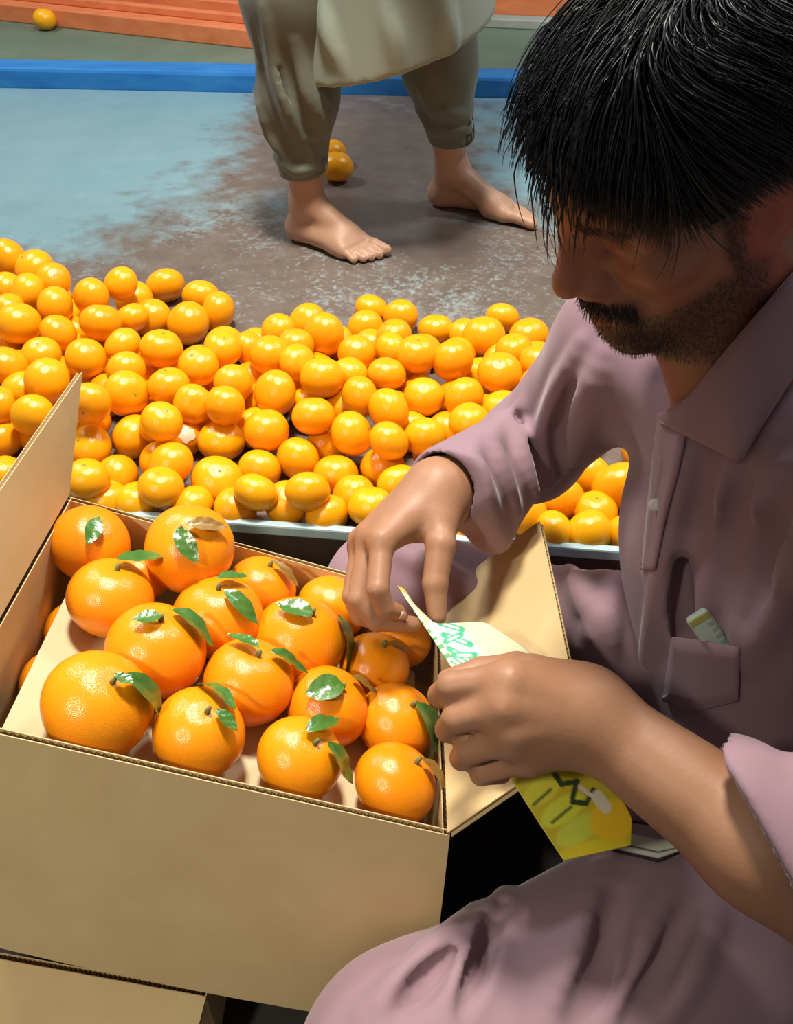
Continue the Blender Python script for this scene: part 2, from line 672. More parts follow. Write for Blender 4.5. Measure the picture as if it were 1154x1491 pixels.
def corrugated(name, q, parent, inward, th=0.0062, nf=44, label=None, m=None, mesh_bend=0.0):
    """q: free-edge a,b then far-edge c,d (a-d and b-c are the sides). two liners with a fluted sheet between them,
    the flutes run from edge ab to edge dc. inward: direction of thickness"""
    a, b_, c, d = [np.asarray(w, float) for w in q]
    n = np.asarray(inward, float) / np.linalg.norm(inward)
    mb = MB()
    NS = 10
    lt = 0.0009

    def pt(u, v, o):
        bow = mesh_bend * 4 * u * (1 - u) * math.sin(v * math.pi / 2)
        w = (a * (1 - u) + b_ * u) * (1 - v) + (d * (1 - u) + c * u) * v
        return w + n * (o + bow)
    for o0, o1 in ((0, lt), (th - lt, th)):
        for i in range(NS):
            u0, u1 = i / NS, (i + 1) / NS
            for j in range(3):
                v0, v1 = j / 3, (j + 1) / 3
                mb.hexa([pt(u0, v0, o0), pt(u1, v0, o0), pt(u1, v1, o0), pt(u0, v1, o0),
                         pt(u0, v0, o1), pt(u1, v0, o1), pt(u1, v1, o1), pt(u0, v1, o1)])
    vs, fs = [], []
    v0 = 0.004
    for i in range(nf * 2 + 1):
        u = i / (nf * 2)
        o = lt if i % 2 else th - lt
        vs += [pt(u, v0, o), pt(u, 0.5, o), pt(u, 1, o)]
    for i in range(nf * 2):
        for j in range(2):
            fs.append((i * 3 + j, i * 3 + j + 1, i * 3 + j + 4, i * 3 + j + 3))
    k0 = len(mb.f)
    mb.add(vs, fs)
    me = mb.mesh(name)
    me.materials.append(m or M['card'])
    me.materials.append(M['card_dark'])
    for p in me.polygons[k0:]: p.material_index = 1
    o = link(name, me, None, parent)
    if label: o['label'] = label
    return o


box = empty('cardboard_box', sum(BOT) / 4, 'open tilted cardboard box packed with leafy oranges', 'box')
corrugated('front_panel', (TOP[0], TOP[1], BOT[1], BOT[0]), box, BY, nf=70, mesh_bend=-0.006)
corrugated('back_panel', (TOP[3], TOP[2], BOT[2], BOT[3]), box, -BY, nf=70, mesh_bend=0.004)
corrugated('left_panel', (TOP[0], TOP[3], BOT[3], BOT[0]), box, BX, nf=52)
corrugated('right_panel', (TOP[1], TOP[2], BOT[2], BOT[1]), box, -BX, nf=52)
corrugated('bottom_panel', (BOT[0], BOT[1], BOT[2], BOT[3]), box, BN, nf=20)
# right flap, folded open over the man's lap
fD, fC = P(857, 1082, 0.715), P(790, 764, 0.985)
corrugated('flap', (fD, fC, TOP[2] + BX * 0.002, TOP[1] + BX * 0.002), box, np.cross(fC - fD, TOP[1] - fD), nf=52, label='right flap folded outwards')
# left flap, standing up
gB, gF = P(112, 543, 0.968), P(-95, 838, 0.70)
corrugated('flap', (gF, gB, TOP[3] - BX * 0.002, TOP[0] - BX * 0.002), box, np.cross(TOP[0] - gF, gB - gF), nf=52, label='left flap standing up')


def loc_uv(x, y, off):
    """point where the pixel's ray meets the plane parallel to the box mouth, off metres above it"""
    r = ray(x, y)
    t = ((BC + BN * off - CAM) @ BN) / (r @ BN)
    return CAM + t * r


# divider sheet under the top layer of fruit
TR = -0.050
q = [loc_uv(2, 1062, TR), None, None, loc_uv(104, 850, TR)]
e1 = TOP[1] + BN * TR - BX * 0.012 + BY * 0.012
e2 = TOP[2] + BN * TR - BX * 0.012 - BY * 0.012
f1 = q[0] + BX * ((e1 - q[0]) @ BX)
f2 = q[3] + BX * ((e2 - q[3]) @ BX)
root = link('cardboard_divider', MB().hexa([w - BN * 0.003 for w in (q[0], f1, f2, q[3])] + [q[0], f1, f2, q[3]]).mesh('cardboard_divider'), M['card_pale'], loc=tuple((q[0] + f2) / 2))
tag(root, 'pale cardboard divider sheet under the top layer of oranges in the box', 'cardboard sheet')

# box underneath, only its top left part shows
sb = empty('support_box', P(100, 1460, 0.87), 'lower cardboard carton supporting the tilted box', 'box')
u0, u1, u2, u3 = BFL + np.array([-.06, .02, -.012]), P(292, 1437, 0.84), None, None
s0, s1 = P(-140, 1372, 0.83), P(300, 1452, 0.86)
ex = (s1 - s0); ex[2] *= 0.9
ey = np.array([0.02, 0.30, -0.03])
zb = FLOORZ


def down(p): return np.array([p[0], p[1], zb])


s2, s3 = s1 + ey, s0 + ey
corrugated('front_panel', (s0, s1, down(s1), down(s0)), sb, np.array([0, 1, 0]), nf=60)
corrugated('right_panel', (s1, s2, down(s2), down(s1)), sb, np.array([-1, 0, 0]), nf=40)
corrugated('back_panel', (s3, s2, down(s2), down(s3)), sb, np.array([0, -1, 0]), nf=60)
corrugated('left_panel', (s0, s3, down(s3), down(s0)), sb, np.array([1, 0, 0]), nf=40)
corrugated('flap', (P(-150, 1520, 0.80), P(262, 1600, 0.83), s1 + np.array([0, 0, .001]), s0 + np.array([0, 0, .001])), sb, np.array([0, 0.4, -1]), nf=60)

# ------------------------------------------------------------------ citrus fruit


def fruit_mesh(name, flat, dimple, wob, nu=32, nv=18, seed=0):
    r_ = np.random.default_rng(seed)
    ph = r_.uniform(0, 6.28, 6)
    vs, fs = [], []
    for j in range(nv + 1):
        t = math.pi * j / nv
        for i in range(nu):
            a = 2 * math.pi * i / nu
            k = 1 + wob * (0.5 * math.sin(a * 2 + ph[0]) * math.sin(t) + 0.4 * math.sin(t * 2 + ph[1]) + 0.3 * math.sin(3 * a + ph[2]) * math.sin(t) ** 2)
            r = k * math.sin(t)
            z = flat * k * math.cos(t)
            z -= dimple * math.exp(-(t / 0.25) ** 2) - dimple * 0.7 * math.exp(-((math.pi - t) / 0.3) ** 2)
            rib = 1 + 0.012 * math.cos(a * 10) * math.exp(-((t - 0.25) / 0.25) ** 2)
            vs.append((r * rib * math.cos(a), r * rib * math.sin(a), z))
            if j == 0 or j == nv: pass
    for j in range(nv):
        for i in range(nu):
            fs.append((j * nu + i, (j + 1) * nu + i, (j + 1) * nu + (i + 1) % nu, j * nu + (i + 1) % nu))
    me = mkmesh(name, vs, fs)
    bm = bmesh.new(); bm.from_mesh(me)
    bmesh.ops.remove_doubles(bm, verts=bm.verts, dist=1e-5)
    bm.to_mesh(me); bm.free()
    me.polygons.foreach_set('use_smooth', np.ones(len(me.polygons), dtype=bool))
    return me


def scar_mesh(name, rad, zc):
    vs, fs = [(0, 0, zc + 0.012)], []
    for i in range(10):
        a = i * math.pi / 5
        r = rad * (1.0 if i % 2 == 0 else 0.5)
        vs.append((r * math.cos(a), r * math.sin(a), zc + 0.015))
    for i in range(10):
        fs.append((0, 1 + i, 1 + (i + 1) % 10))
    for i in range(10):
        vs.append((vs[1 + i][0], vs[1 + i][1], zc - 0.03))
    for i in range(10):
        fs.append((1 + i, 11 + i, 11 + (i + 1) % 10, 1 + (i + 1) % 10))
    return mkmesh(name, vs, fs, False)


FLATS = [0.84, 0.88, 0.80, 0.90]
PILE = [fruit_mesh('tangerine', fl, 0.05, 0.035, 28, 16, i) for i, fl in enumerate(FLATS)]
SCARS = [scar_mesh('stem_scar', 0.085, fl * (1 + 0.0) - 0.05) for fl in FLATS]
for me in PILE: me.materials.append(M['peel'])
for me in SCARS: me.materials.append(M['scar'])

# centres (and mean radius) of the tangerines of the heap, in pixels of the photograph
HEAP = [(12, 377, 29), (51, 392, 29), (78, 408, 25), (133, 432, 27), (176, 413, 25), (195, 437, 27), (241, 416, 27), (8, 420, 24), (40, 425, 27), (80, 446, 28),
        (10, 449, 25), (27, 471, 32), (85, 484, 26), (147, 470, 30), (193, 463, 24), (221, 464, 28), (179, 504, 28), (235, 508, 30), (60, 516, 28), (125, 522, 30),
        (10, 533, 31), (69, 554, 32), (30, 566, 25), (184, 541, 29), (184, 573, 34), (131, 586, 27), (-4, 592, 25), (48, 605, 31), (54, 632, 25), (3, 641, 29),
        (4, 690, 28), (133, 610, 27), (131, 651, 31), (195, 637, 33), (228, 616, 27), (170, 698, 31), (110, 703, 27), (132, 708, 25), (160, 737, 28), (240, 678, 33), (192, 738, 24),
        (293, 433, 26), (317, 454, 28), (274, 471, 31), (324, 508, 28), (289, 534, 30), (363, 508, 27), (393, 517, 30), (405, 481, 25), (430, 502, 25), (433, 528, 25),
        (448, 470, 27), (471, 487, 32), (340, 559, 28), (400, 573, 34), (469, 550, 32), (456, 606, 32), (246, 563, 30), (281, 589, 29), (327, 592, 30), (236, 614, 26),
        (270, 638, 28), (323, 641, 34), (388, 627, 33), (434, 668, 32), (246, 678, 31), (315, 704, 37), (378, 684, 30), (232, 717, 31), (348, 744, 30), (368, 728, 25),
        (415, 734, 32), (450, 722, 27), (278, 738, 22),
        (541, 451, 25), (583, 462, 25), (532, 479, 26), (573, 490, 27), (635, 480, 25), (519, 514, 25), (571, 510, 25), (608, 516, 30), (563, 544, 26), (658, 525, 31),
        (510, 545, 28), (523, 577, 28), (566, 598, 34), (617, 578, 30), (675, 580, 31), (511, 632, 33), (676, 488, 22), (475, 650, 24), (566, 642, 28), (619, 636, 31),
        (630, 661, 29), (683, 616, 31), (489, 692, 32), (556, 680, 31), (580, 706, 31), (515, 728, 32), (541, 741, 32), (475, 756, 28),
        (731, 464, 25), (704, 490, 29), (769, 489, 28), (824, 497, 26), (727, 542, 32), (783, 528, 28), (748, 510, 25), (778, 562, 28), (731, 594, 27),
        (772, 757, 28), (821, 730, 33), (865, 745, 28), (893, 711, 38), (855, 782, 33), (909, 778, 31), (862, 701, 30), (808, 776, 25), (680, 766, 28),
        (590, 752, 28), (640, 705, 29), (690, 655, 29), (735, 640, 29), (830, 540, 28), (745, 690, 29), (800, 690, 28), (850, 600, 29), (800, 620, 29), (640, 745, 28)]
fdir = (fb - fa) / np.linalg.norm(fb - fa)
fnor = np.array([-fdir[1], fdir[0], 0])
cen, rad = [], []
for (x, y, r) in HEAP:
    # heap profile: thin at the rim and at the back, thicker in between
    z = 0.05
    for _ in range(12):
        p = G(x, y, z)
        s = float((p - fa) @ fnor)
        back = 0.52 + (0.22 if p[0] < -0.45 else 0.0)
        k = max(0.0, min(1.0, s / 0.13)) * max(0.0, min(1.0, (back - s) / 0.20))
        z = 0.034 + 0.085 * k * k * (3 - 2 * k)
    p = G(x, y, z)
    cen.append(p); rad.append(min(0.042, max(0.029, r * depth(p) / FPX * 1.03)))
nvis = len(cen)
# fruit underneath, carrying the ones in view
for gy in range(0, 10):
    for gx in range(-13, 13):
        x = gx * 0.066 + (gy % 2) * 0.033
        base = on_line(fa, fb, x)
        p = base + np.array([rng.uniform(-.008, .008), 0.034 + gy * 0.058 + rng.uniform(-.008, .008), 0.033])
        back = 0.46 + (0.2 if x < -0.45 else 0.0)
        if p[1] - base[1] > back: continue
        d = np.linalg.norm(np.array(cen) - p, axis=1)
        if d.min() < 0.046: continue
        q = p - CAM
        px_, py_ = CX + FPX * (q @ RV) / (q @ FV), CY - FPX * (q @ UV) / (q @ FV)
        if px_ > 1010 or px_ < -90: continue
        cov = [math.hypot(h_[0] - px_, h_[1] - py_) < 0.85 * h_[2] and depth(cen[k_]) < depth(p) for k_, h_ in enumerate(HEAP)]
        if -20 < px_ < 930 and not any(cov): continue
        cen.append(p); rad.append(0.0325)
cen = np.array(cen); rad = np.array(rad)
tgt = cen.copy()
rays = tgt - CAM
rays /= np.linalg.norm(rays, axis=1)[:, None]
for it in range(260):
    dv = cen[:, None] - cen[None]
    dd = np.linalg.norm(dv, axis=2) + np.eye(len(cen))
    ov = np.maximum((rad[:, None] + rad[None]) * 0.90 - dd, 0)
    np.fill_diagonal(ov, 0)
    push = (dv / dd[..., None] * ov[..., None]).sum(1) * 0.32
    cen = cen + push * np.where(np.arange(len(cen)) < nvis, 0.7, 1.3)[:, None]
    vis = np.arange(len(cen)) < nvis
    off = tgt - cen                                    # visible ones stay on their own line of sight, free in depth
    perp = off - (off * rays).sum(1)[:, None] * rays
    cen[vis] += perp[vis] * 0.22
    cen[:, 2] -= 0.0009 * (it < 200)
    cen[:, 2] = np.maximum(cen[:, 2], rad * 0.86)
    s = (cen - fa) @ fnor
    cen += fnor * np.maximum(rad * 0.80 - s, 0)[:, None]


def quat_up(n, spin):
    return Vector(n).to_track_quat('Z', 'Y') @ Quaternion((0, 0, 1), spin)


def put_tangerine(c, r, k, n, label, group):
    o = bpy.data.objects.new('tangerine', PILE[k])
    COL.objects.link(o)
    o.location = Vector(c)
    o.rotation_mode = 'QUATERNION'
    o.rotation_quaternion = quat_up(n, random.uniform(0, 6.28))
    o.scale = (r, r, r)
    tag(o, label, 'tangerine', group)
    s_ = bpy.data.objects.new('stem_scar', SCARS[k])
    COL.objects.link(s_)
    s_.parent = o
    return o


SPECIAL = {61: 'tangerine with a pale glare patch painted on its peel, in the heap behind the box',
           114: 'large tangerine lying under the man\'s outstretched sleeve against his shirt',
           0: 'tangerine at the far left back corner of the heap, cut by the picture edge'}
ROWS = ['in the heap\'s front row', 'in the heap\'s second row', 'midway up the heap', 'high in the heap', 'on the heap\'s far crest']
ZONES = [(120, 'beside the standing flap'), (250, 'behind the box\'s left corner'), (380, 'behind the box'), (520, 'behind the box\'s right half'), (690, 'beyond the pinching hand'), (9999, 'by the man\'s sleeve')]
ORD = ['leftmost', 'second', 'third', 'fourth', 'fifth', 'sixth', 'seventh', 'eighth', 'ninth', 'tenth']
cells = {}
for i in range(nvis):
    s = float((cen[i] - fa) @ fnor)
    r_ = int(min(4, max(0, s / 0.095)))
    x_ = HEAP[i][0]
    z_ = next(k for k, (lim, _) in enumerate(ZONES) if x_ < lim)
    cells.setdefault((r_, z_), []).append((x_, i))
LAB = {}
for (r_, z_), lst in cells.items():
    for k, (x_, i) in enumerate(sorted(lst)):
        LAB[i] = 'tangerine %s, %s, %s' % (ROWS[r_], ZONES[z_][1], 'the only one' if len(lst) == 1 else ORD[min(k, 9)] + (' from left' if k else ' one'))
LAB.update(SPECIAL)
for i in range(len(cen)):
    v = CAM - cen[i]; v /= np.linalg.norm(v)
    n = rng.normal(size=3)
    n /= np.linalg.norm(n)
    if i < nvis:
        if (n @ v) > 0.75 and rng.random() < 0.35: n = -n
        if rng.random() < 0.35: n = np.array([0, 0, 1]) + rng.normal(size=3) * 0.3
    zx = CX + FPX * cen[i][0] / depth(cen[i])
    lab = LAB.get(i, 'tangerine of the bottom layer, mostly buried in the heap, ' + next(nm for lim, nm in ZONES if zx < lim))
    o = put_tangerine(cen[i], rad[i] * 1.045, i % 4, n, lab, 'tangerines heaped on the platform')
    if i == 61:  # pale patch facing the camera, a glare put into the peel's colour
        v2 = (v + np.array([0.1, 0, 0.25])); v2 /= np.linalg.norm(v2)
        vs, fs = [], []
        q = quat_up(v2, 0)
        qi = o.rotation_quaternion.inverted()
        for j in range(5):
            for a in range(14):
                t = 0.40 * j / 4 * (1 + 0.2 * math.sin(a * 2.1))
                w = qi @ (q @ Vector((math.sin(t) * math.cos(a * 0.4488), math.sin(t) * math.sin(a * 0.4488), math.cos(t))))
                w = w * (1.0 / math.sqrt(w.x ** 2 + w.y ** 2 + (w.z / FLATS[1]) ** 2)) * 1.028
                vs.append(w)
        for j in range(4):
            for a in range(14):
                fs.append((j * 14 + a, j * 14 + (a + 1) % 14, (j + 1) * 14 + (a + 1) % 14, (j + 1) * 14 + a))
        pm = mkmesh('glare_patch', vs, fs); pm.materials.append(M['pale_glare'])
        po = bpy.data.objects.new('glare_patch', pm); COL.objects.link(po); po.parent = o

for (x, y, r, lab) in [(483, 222, 21, 'small tangerine half hidden behind another on the deck beside the trouser leg'),
                       (490, 243, 24, 'loose tangerine lying alone in front of its twin on the bare deck'),
                       (65, 28, 16.5, 'distant tangerine resting against the orange beam')]:
    z = 0.03
    p = G(x, y, z)
    if y < 100: p = G(x, y, 0.052)
    rr = r * depth(p) / FPX
    if y < 100: p = G(x, y, 0.02 + rr * 0.86)
    else: p = G(x, y, rr * 0.86)
    put_tangerine(p, rr, 1, (0.1, 0.2, 1), lab, 'loose tangerines')

# --- the leafy oranges in the box
BIG = [fruit_mesh('orange', fl, 0.055, 0.03, 48, 28, 20 + i) for i, fl in enumerate((0.86, 0.9, 0.84))]
for me in BIG: me.materials.append(M['peel_box'])
BFLAT = (0.86, 0.9, 0.84)


def leaf_mesh(s, t, nrm, w, lift, curl=0.15, c=None, R=None):
    """leaf blade from s to t following the fruit of centre c, radius R"""
    s, t = np.asarray(s), np.asarray(t)
    ax = t - s
    Ln = np.linalg.norm(ax); ax = ax / Ln
    vs, fs = [], []
    nu, nv = 12, 4
    for i in range(nu + 1):
        u = i / nu
        q = s + (t - s) * u
        n = np.asarray(nrm, float)
        if c is not None:
            n = q - c; n /= np.linalg.norm(n)
            q = c + n * max(np.linalg.norm(q - c), R * 0.99)
            q = q + n * (0.002 + lift * u)
        side = np.cross(ax, n); side /= np.linalg.norm(side)
        ww = w * math.sin(math.pi * min(1, u * 0.985 + 0.012) ** 0.85) ** 0.8
        for j in range(-nv, nv + 1):
            v = j / nv
            vs.append(q + side * ww * v + n * (abs(v) * ww * curl + 0.0006 * math.sin(u * 22 + v * 4)))
    k = 2 * nv + 1
    for i in range(nu):
        for j in range(k - 1):
            fs.append((i * k + j, i * k + j + 1, (i + 1) * k + j + 1, (i + 1) * k + j))
    return mkmesh('leaf', vs, fs)


# px, py, radius, (stem px), [ (from), (to), half width m, dry ]
ORANGES = [
    ((145, 1022, 79), (167, 988), [((178, 986), (226, 1042), .0085, 0), ((165, 985), (188, 997), .004, 0)], 'largest leafy orange at the front left corner of the box'),
    ((290, 1066, 66), (303, 1033), [((289, 1000), (334, 1034), .0075, 0), ((313, 1036), (337, 1062), .005, 0)], 'leafy orange second from the left in the front row of the box'),
    ((437, 1103, 63), (462, 1078), [((446, 1068), (484, 1053), .007, 0), ((474, 1084), (504, 1134), .007, 0)], 'leafy orange third from the left in the front row of the box'),
    ((582, 1140, 61), (610, 1105), [((612, 1108), (647, 1152), .006, 1)], 'orange at the front right corner of the box with a dull brown leaf'),
    ((227, 943, 71), (235, 898), [((234, 900), (200, 906), .006, 0), ((250, 892), (299, 938), .009, 0)], 'orange in the second row with one white-gleaming and one dark green leaf'),
    ((362, 993, 67), (378, 948), [((376, 946), (337, 931), .005, 0), ((392, 951), (438, 979), .0065, 0)], 'orange in the middle of the box with two small leaves spread like wings'),
    ((485, 1030, 60), (500, 998), [((498, 1000), (452, 1012), .010, 0), ((510, 988), (542, 1012), .006, 1)], 'orange with a broad gleaming leaf beside the shaded one near the gripping hand'),
    ((592, 1052, 57), (603, 1024), [((604, 1026), (640, 1098), .0095, 0)], 'shaded orange under the gripping hand with a dark hanging leaf'),
    ((168, 862, 62), (172, 822), [((170, 818), (229, 814), .0085, 0)], 'orange beside the bare strip of divider with one leaf pointing right'),
    ((314, 890, 64), (318, 851), [((316, 846), (354, 844), .006, 0), ((326, 862), (366, 904), .007, 0)], 'orange at the centre back with one pale and one drooping leaf'),
    ((438, 927, 65), (456, 890), [((454, 898), (409, 884), .008, 0), ((488, 898), (489, 972), .013, 0)], 'orange with a large upright flat green leaf at its right'),
    ((548, 965, 52), (560, 935), [((562, 938), (590, 952), .004, 1)], 'small orange right of the large upright leaf'),
    ((140, 781, 57), (142, 755), [((142, 757), (129, 790), .0065, 0)], 'orange in the back left corner of the box with one short gleaming leaf'),
    ((262, 806, 62), (263, 769), [((259, 772), (284, 814), .0075, 0), ((272, 766), (322, 770), .006, 1)], 'orange by the back panel with a pointed gleaming leaf hanging forward'),
    ((383, 843, 51), (395, 818), [((396, 820), (426, 852), .005, 1)], 'orange by the back panel with a dry curled leaf'),
    ((486, 871, 51), (506, 842), [((508, 843), (516, 836), .003, 1)], 'orange half hidden behind the fingers of the pinching hand'),
    ((602, 938, 42), None, [], 'orange in the shade beneath the pinching thumb'),
    ((212, 848, 40), None, [], 'orange wedged low behind its neighbours in the back left of the box')]
oc, orad = [], []
for (x, y, r), st, lv, lab in ORANGES:
    off = -0.012
    if y in (938, 848): off = -0.03
    p = loc_uv(x, y, off)
    oc.append(p); orad.append(r * depth(p) / FPX)
oc = np.array(oc); orad = np.array(orad)
tg = oc.copy()
ry = tg - CAM; ry /= np.linalg.norm(ry, axis=1)[:, None]
for it in range(300):
    dv = oc[:, None] - oc[None]
    dd = np.linalg.norm(dv, axis=2) + np.eye(len(oc))
    ov = np.maximum((orad[:, None] + orad[None]) * 0.94 - dd, 0); np.fill_diagonal(ov, 0)
    oc += (dv / dd[..., None] * ov[..., None]).sum(1) * 0.3
    offv = tg - oc
    perp = offv - (offv * ry).sum(1)[:, None] * ry
    oc += perp * 0.15
    hgt = (oc - BC) @ BN
    oc += BN * np.clip((TR + orad * 0.88) - hgt, 0, 0.01)[:, None] * 0.8
    oc -= BN * np.clip(hgt - (TR + orad * 0.92), 0, 0.0012)[:, None]
    # walls
    oc += BY * np.maximum(orad * 0.95 + 0.0075 - (oc - TOP[0]) @ BY, 0)[:, None]
    oc -= BX * np.maximum(orad * 0.93 + 0.0075 - (TOP[1] - oc) @ BX, 0)[:, None]
    oc -= BY * np.maximum(orad * 0.95 + 0.0075 - (TOP[3] - oc) @ BY, 0)[:, None]


def hit_sphere(x, y, c, R):
    r = ray(x, y); r = r / np.linalg.norm(r)
    oc_ = CAM - c
    b_ = oc_ @ r
    h = b_ * b_ - (oc_ @ oc_ - R * R)
    if h < 0:
        q = CAM - r * b_
        return q
    return CAM + r * (-b_ - math.sqrt(h))


for i, ((x, y, r), st, lv, lab) in enumerate(ORANGES):
    c, R = oc[i], orad[i]
    if st is None:
        n = np.array([0.2, 0.6, 0.6])
    else:
        n = hit_sphere(st[0], st[1], c, R * 0.96) - c
    n = n / np.linalg.norm(n)
    root = empty('orange', c, lab, 'orange', 'leafy oranges in the cardboard box')
    k = i % 3
    o = bpy.data.objects.new('fruit', BIG[k]); COL.objects.link(o)
    o.parent = root
    o.rotation_mode = 'QUATERNION'
    q = quat_up(n, random.uniform(0, 6.28))
    o.rotation_quaternion = q
    o.scale = (R * 1.02,) * 3
    if st is not None:
        pole = c + n * (R * 1.02 * (BFLAT[k] - 0.055))
        mb = MB().tube([pole - n * 0.004, pole + n * 0.003, pole + n * 0.006 + np.array([0.001, 0, 0.001])], [0.0030, 0.0024, 0.0015], 8)
        link('stem', mb.mesh('stem', True), M['stem'], root)
    for (f0, f1_, w, dry) in lv:
        s_ = hit_sphere(f0[0], f0[1], c, R * 0.96)
        t_ = hit_sphere(f1_[0], f1_[1], c, R * 1.04)
        lm_ = leaf_mesh(s_, t_ + (t_ - s_) * 0.08, n, w * 1.22, 0.003 if w < 0.012 else 0.012, 0.22 if w < .012 else 0.05, c, R)
        link('leaf', lm_, M['leaf_dry'] if dry else M['leaf'], root)

# lower layer seen past the divider's edge
for (x, y, r, off, lab) in [(74, 912, 40, -0.085, 'orange of the lower layer showing left of the divider, farther one'), (27, 985, 44, -0.088, 'orange of the lower layer showing left of the divider, nearer one'), (-40, 1055, 46, -0.09, 'orange of the lower layer hidden in the near left corner of the box')]:
    if x < 0: continue
    p = loc_uv(x, y, off)
    wn = np.cross(BOT[0] - TOP[0], TOP[3] - TOP[0]); wn = wn / np.linalg.norm(wn) * np.sign(np.cross(BOT[0] - TOP[0], TOP[3] - TOP[0]) @ BX)
    p = p + wn * max(0.0, 0.033 + 0.009 - (p - TOP[0]) @ wn)
    root = empty('orange', p, lab, 'orange', 'oranges of the lower layer')
    o = bpy.data.objects.new('fruit', BIG[0]); COL.objects.link(o)
    o.parent = root
    o.scale = (0.033,) * 3

# ================================================================== the man packing the box


def unit(v): v = np.asarray(v, float); return v / np.linalg.norm(v)


def m_cloth(name, c1, c2, scale=5, rough=0.75):
    m, nt, b = mat(name, c1, rough, 0.2)
    f = noise(nt, scale, 5)
    nt.links.new(ramp(nt, f, [(0.3, c1), (0.7, c2)]), b.inputs['Base Color'])
    b.inputs['Sheen Weight'].default_value = 0.25
    b.inputs['Sheen Roughness'].default_value = 0.4
    bump(nt, b, noise(nt, 900, 2), 0.06, 0.001)
    return m


def m_skin(name, c1, c2, red):
    m, nt, b = mat(name, c1, 0.48, 0.4)
    f = noise(nt, 26, 5)
    col = ramp(nt, f, [(0.3, c1), (0.7, c2)])
    at = N(nt, 'ShaderNodeAttribute', attribute_name='red')
    col = mix(nt, at.outputs['Fac'], col, red)
    ab = N(nt, 'ShaderNodeAttribute', attribute_name='beard')
    n2 = noise(nt, 420, 3, 0.6)
    k = N(nt, 'ShaderNodeMath', operation='MULTIPLY', use_clamp=True)
    nt.links.new(ab.outputs['Fac'], k.inputs[0])
    nt.links.new(ramp(nt, n2, [(0.30, (0.62,) * 3), (0.62, (1.0,) * 3)]), k.inputs[1])
    col = mix(nt, k.outputs[0], col, (0.012, 0.009, 0.008))
    nt.links.new(col, b.inputs['Base Color'])
    b.inputs['Subsurface Weight'].default_value = 0.15
    b.inputs['Subsurface Radius'].default_value = (0.02, 0.008, 0.004)
    b.inputs['Subsurface Scale'].default_value = 0.25
    bump(nt, b, noise(nt, 260, 4), 0.10, 0.002)
    return m


M['skin'] = m_skin('skin', (0.32, 0.155, 0.085), (0.37, 0.19, 0.11), (0.36, 0.11, 0.07))
M['hair'] = simple('black_hair', (0.005, 0.006, 0.008), (0.010, 0.012, 0.016), 80, 0.42, 0.6)
M['shirt'] = m_cloth('mauve_cotton', (0.265, 0.165, 0.205), (0.30, 0.195, 0.235))
M['nail'] = simple('nail', (0.50, 0.30, 0.22), (0.56, 0.36, 0.27), 60, 0.3)
M['button'] = simple('button', (0.55, 0.48, 0.45), (0.7, 0.62, 0.58), 90, 0.3)
M['dark_lining'] = simple('dark_lining', (0.006, 0.004, 0.004), (0.01, 0.007, 0.007), 60, 0.9)

# ---- head frame
HS = 0.93
HO = P(1002, 251, 0.632)
HF = unit((-0.827, -0.336, -0.451)); HL = unit((0.387, -0.922, -0.023)); HU = np.cross(HF, HL); HU = unit(HU); HL = np.cross(HU, HF)
HR = np.stack([HF, HL, HU], 1)


def hd(x, y, z): return HO + HR @ (np.array([x, y, z]) * HS)


def hell(c, r, rot=None):
    R = HR if rot is None else HR @ rot
    return ell(hd(*c), np.array(r) * HS, R)


def hrc(a, b_, ra, rb): return rc(hd(*a), hd(*b_), ra * HS, rb * HS)


def rotz(a):
    c, s = math.cos(a), math.sin(a)
    return np.array([[c, -s, 0], [s, c, 0], [0, 0, 1.0]])


def rotx(a):
    c, s = math.cos(a), math.sin(a)
    return np.array([[1, 0, 0], [0, c, -s], [0, s, c]])


# ---- trunk landmarks
NECK = np.array([0.285, 0.605, 0.425])
SH_N, SH_F = np.array([0.355, 0.435, 0.435]), np.array([0.222, 0.765, 0.395])
CHEST = np.array([0.335, 0.60, 0.27])
PELV = np.array([0.40, 0.555, 0.0])
ELB_F = P(772, 655, 1.08)
WR_F = P(641, 712, 0.885)
ELB_N = np.array([0.315, 0.262, 0.262])
WR_N = P(858, 1045, 0.675)
front = unit((-0.92, -0.38, 0)); left = unit((0.38, -0.92, 0))
TR_R = np.stack([front, left, np.array([0, 0, 1.0])], 1)

head = [('u', hell((-0.004, 0, 0.042), (0.098, 0.0745, 0.083)), 0),
        ('u', hell((0.046, 0, 0.038), (0.048, 0.058, 0.052)), 0.02),
        ('u', hell((0.042, 0, -0.022), (0.046, 0.056, 0.072)), 0.025),
        ('u', smulti([hrc((0.004, s * 0.050, -0.050), (0.078, s * 0.014, -0.094), 0.021, 0.018) for s in (1, -1)], 0.01), 0.022),
        ('u', hrc((0.0, 0.053, -0.01), (0.008, 0.05, -0.055), 0.020, 0.019), 0.02),
        ('u', hrc((0.0, -0.053, -0.01), (0.008, -0.05, -0.055), 0.020, 0.019), 0.02),
        ('u', hell((0.083, 0, -0.093), (0.016, 0.022, 0.017)), 0.014)]
for s in (1, -1):
    head += [('u', hell((0.056, s * 0.047, -0.014), (0.024, 0.019, 0.017)), 0.022),
             ('u', hrc((0.087, s * 0.010, 0.030), (0.070, s * 0.050, 0.026), 0.0105, 0.009), 0.012),
             ('s', hell((0.094, s * 0.034, 0.006), (0.017, 0.018, 0.011)), 0.014),
             ('u', hell((0.0705, s * 0.033, 0.007), (0.0145, 0.0165, 0.0125)), 0.004)]
head += [('u', smulti([hrc((0.091, 0, 0.024), (0.111, 0, -0.016), 0.0085, 0.0105), hell((0.1135, 0, -0.024), (0.0115, 0.0115, 0.0105))], 0.008), 0.011)]
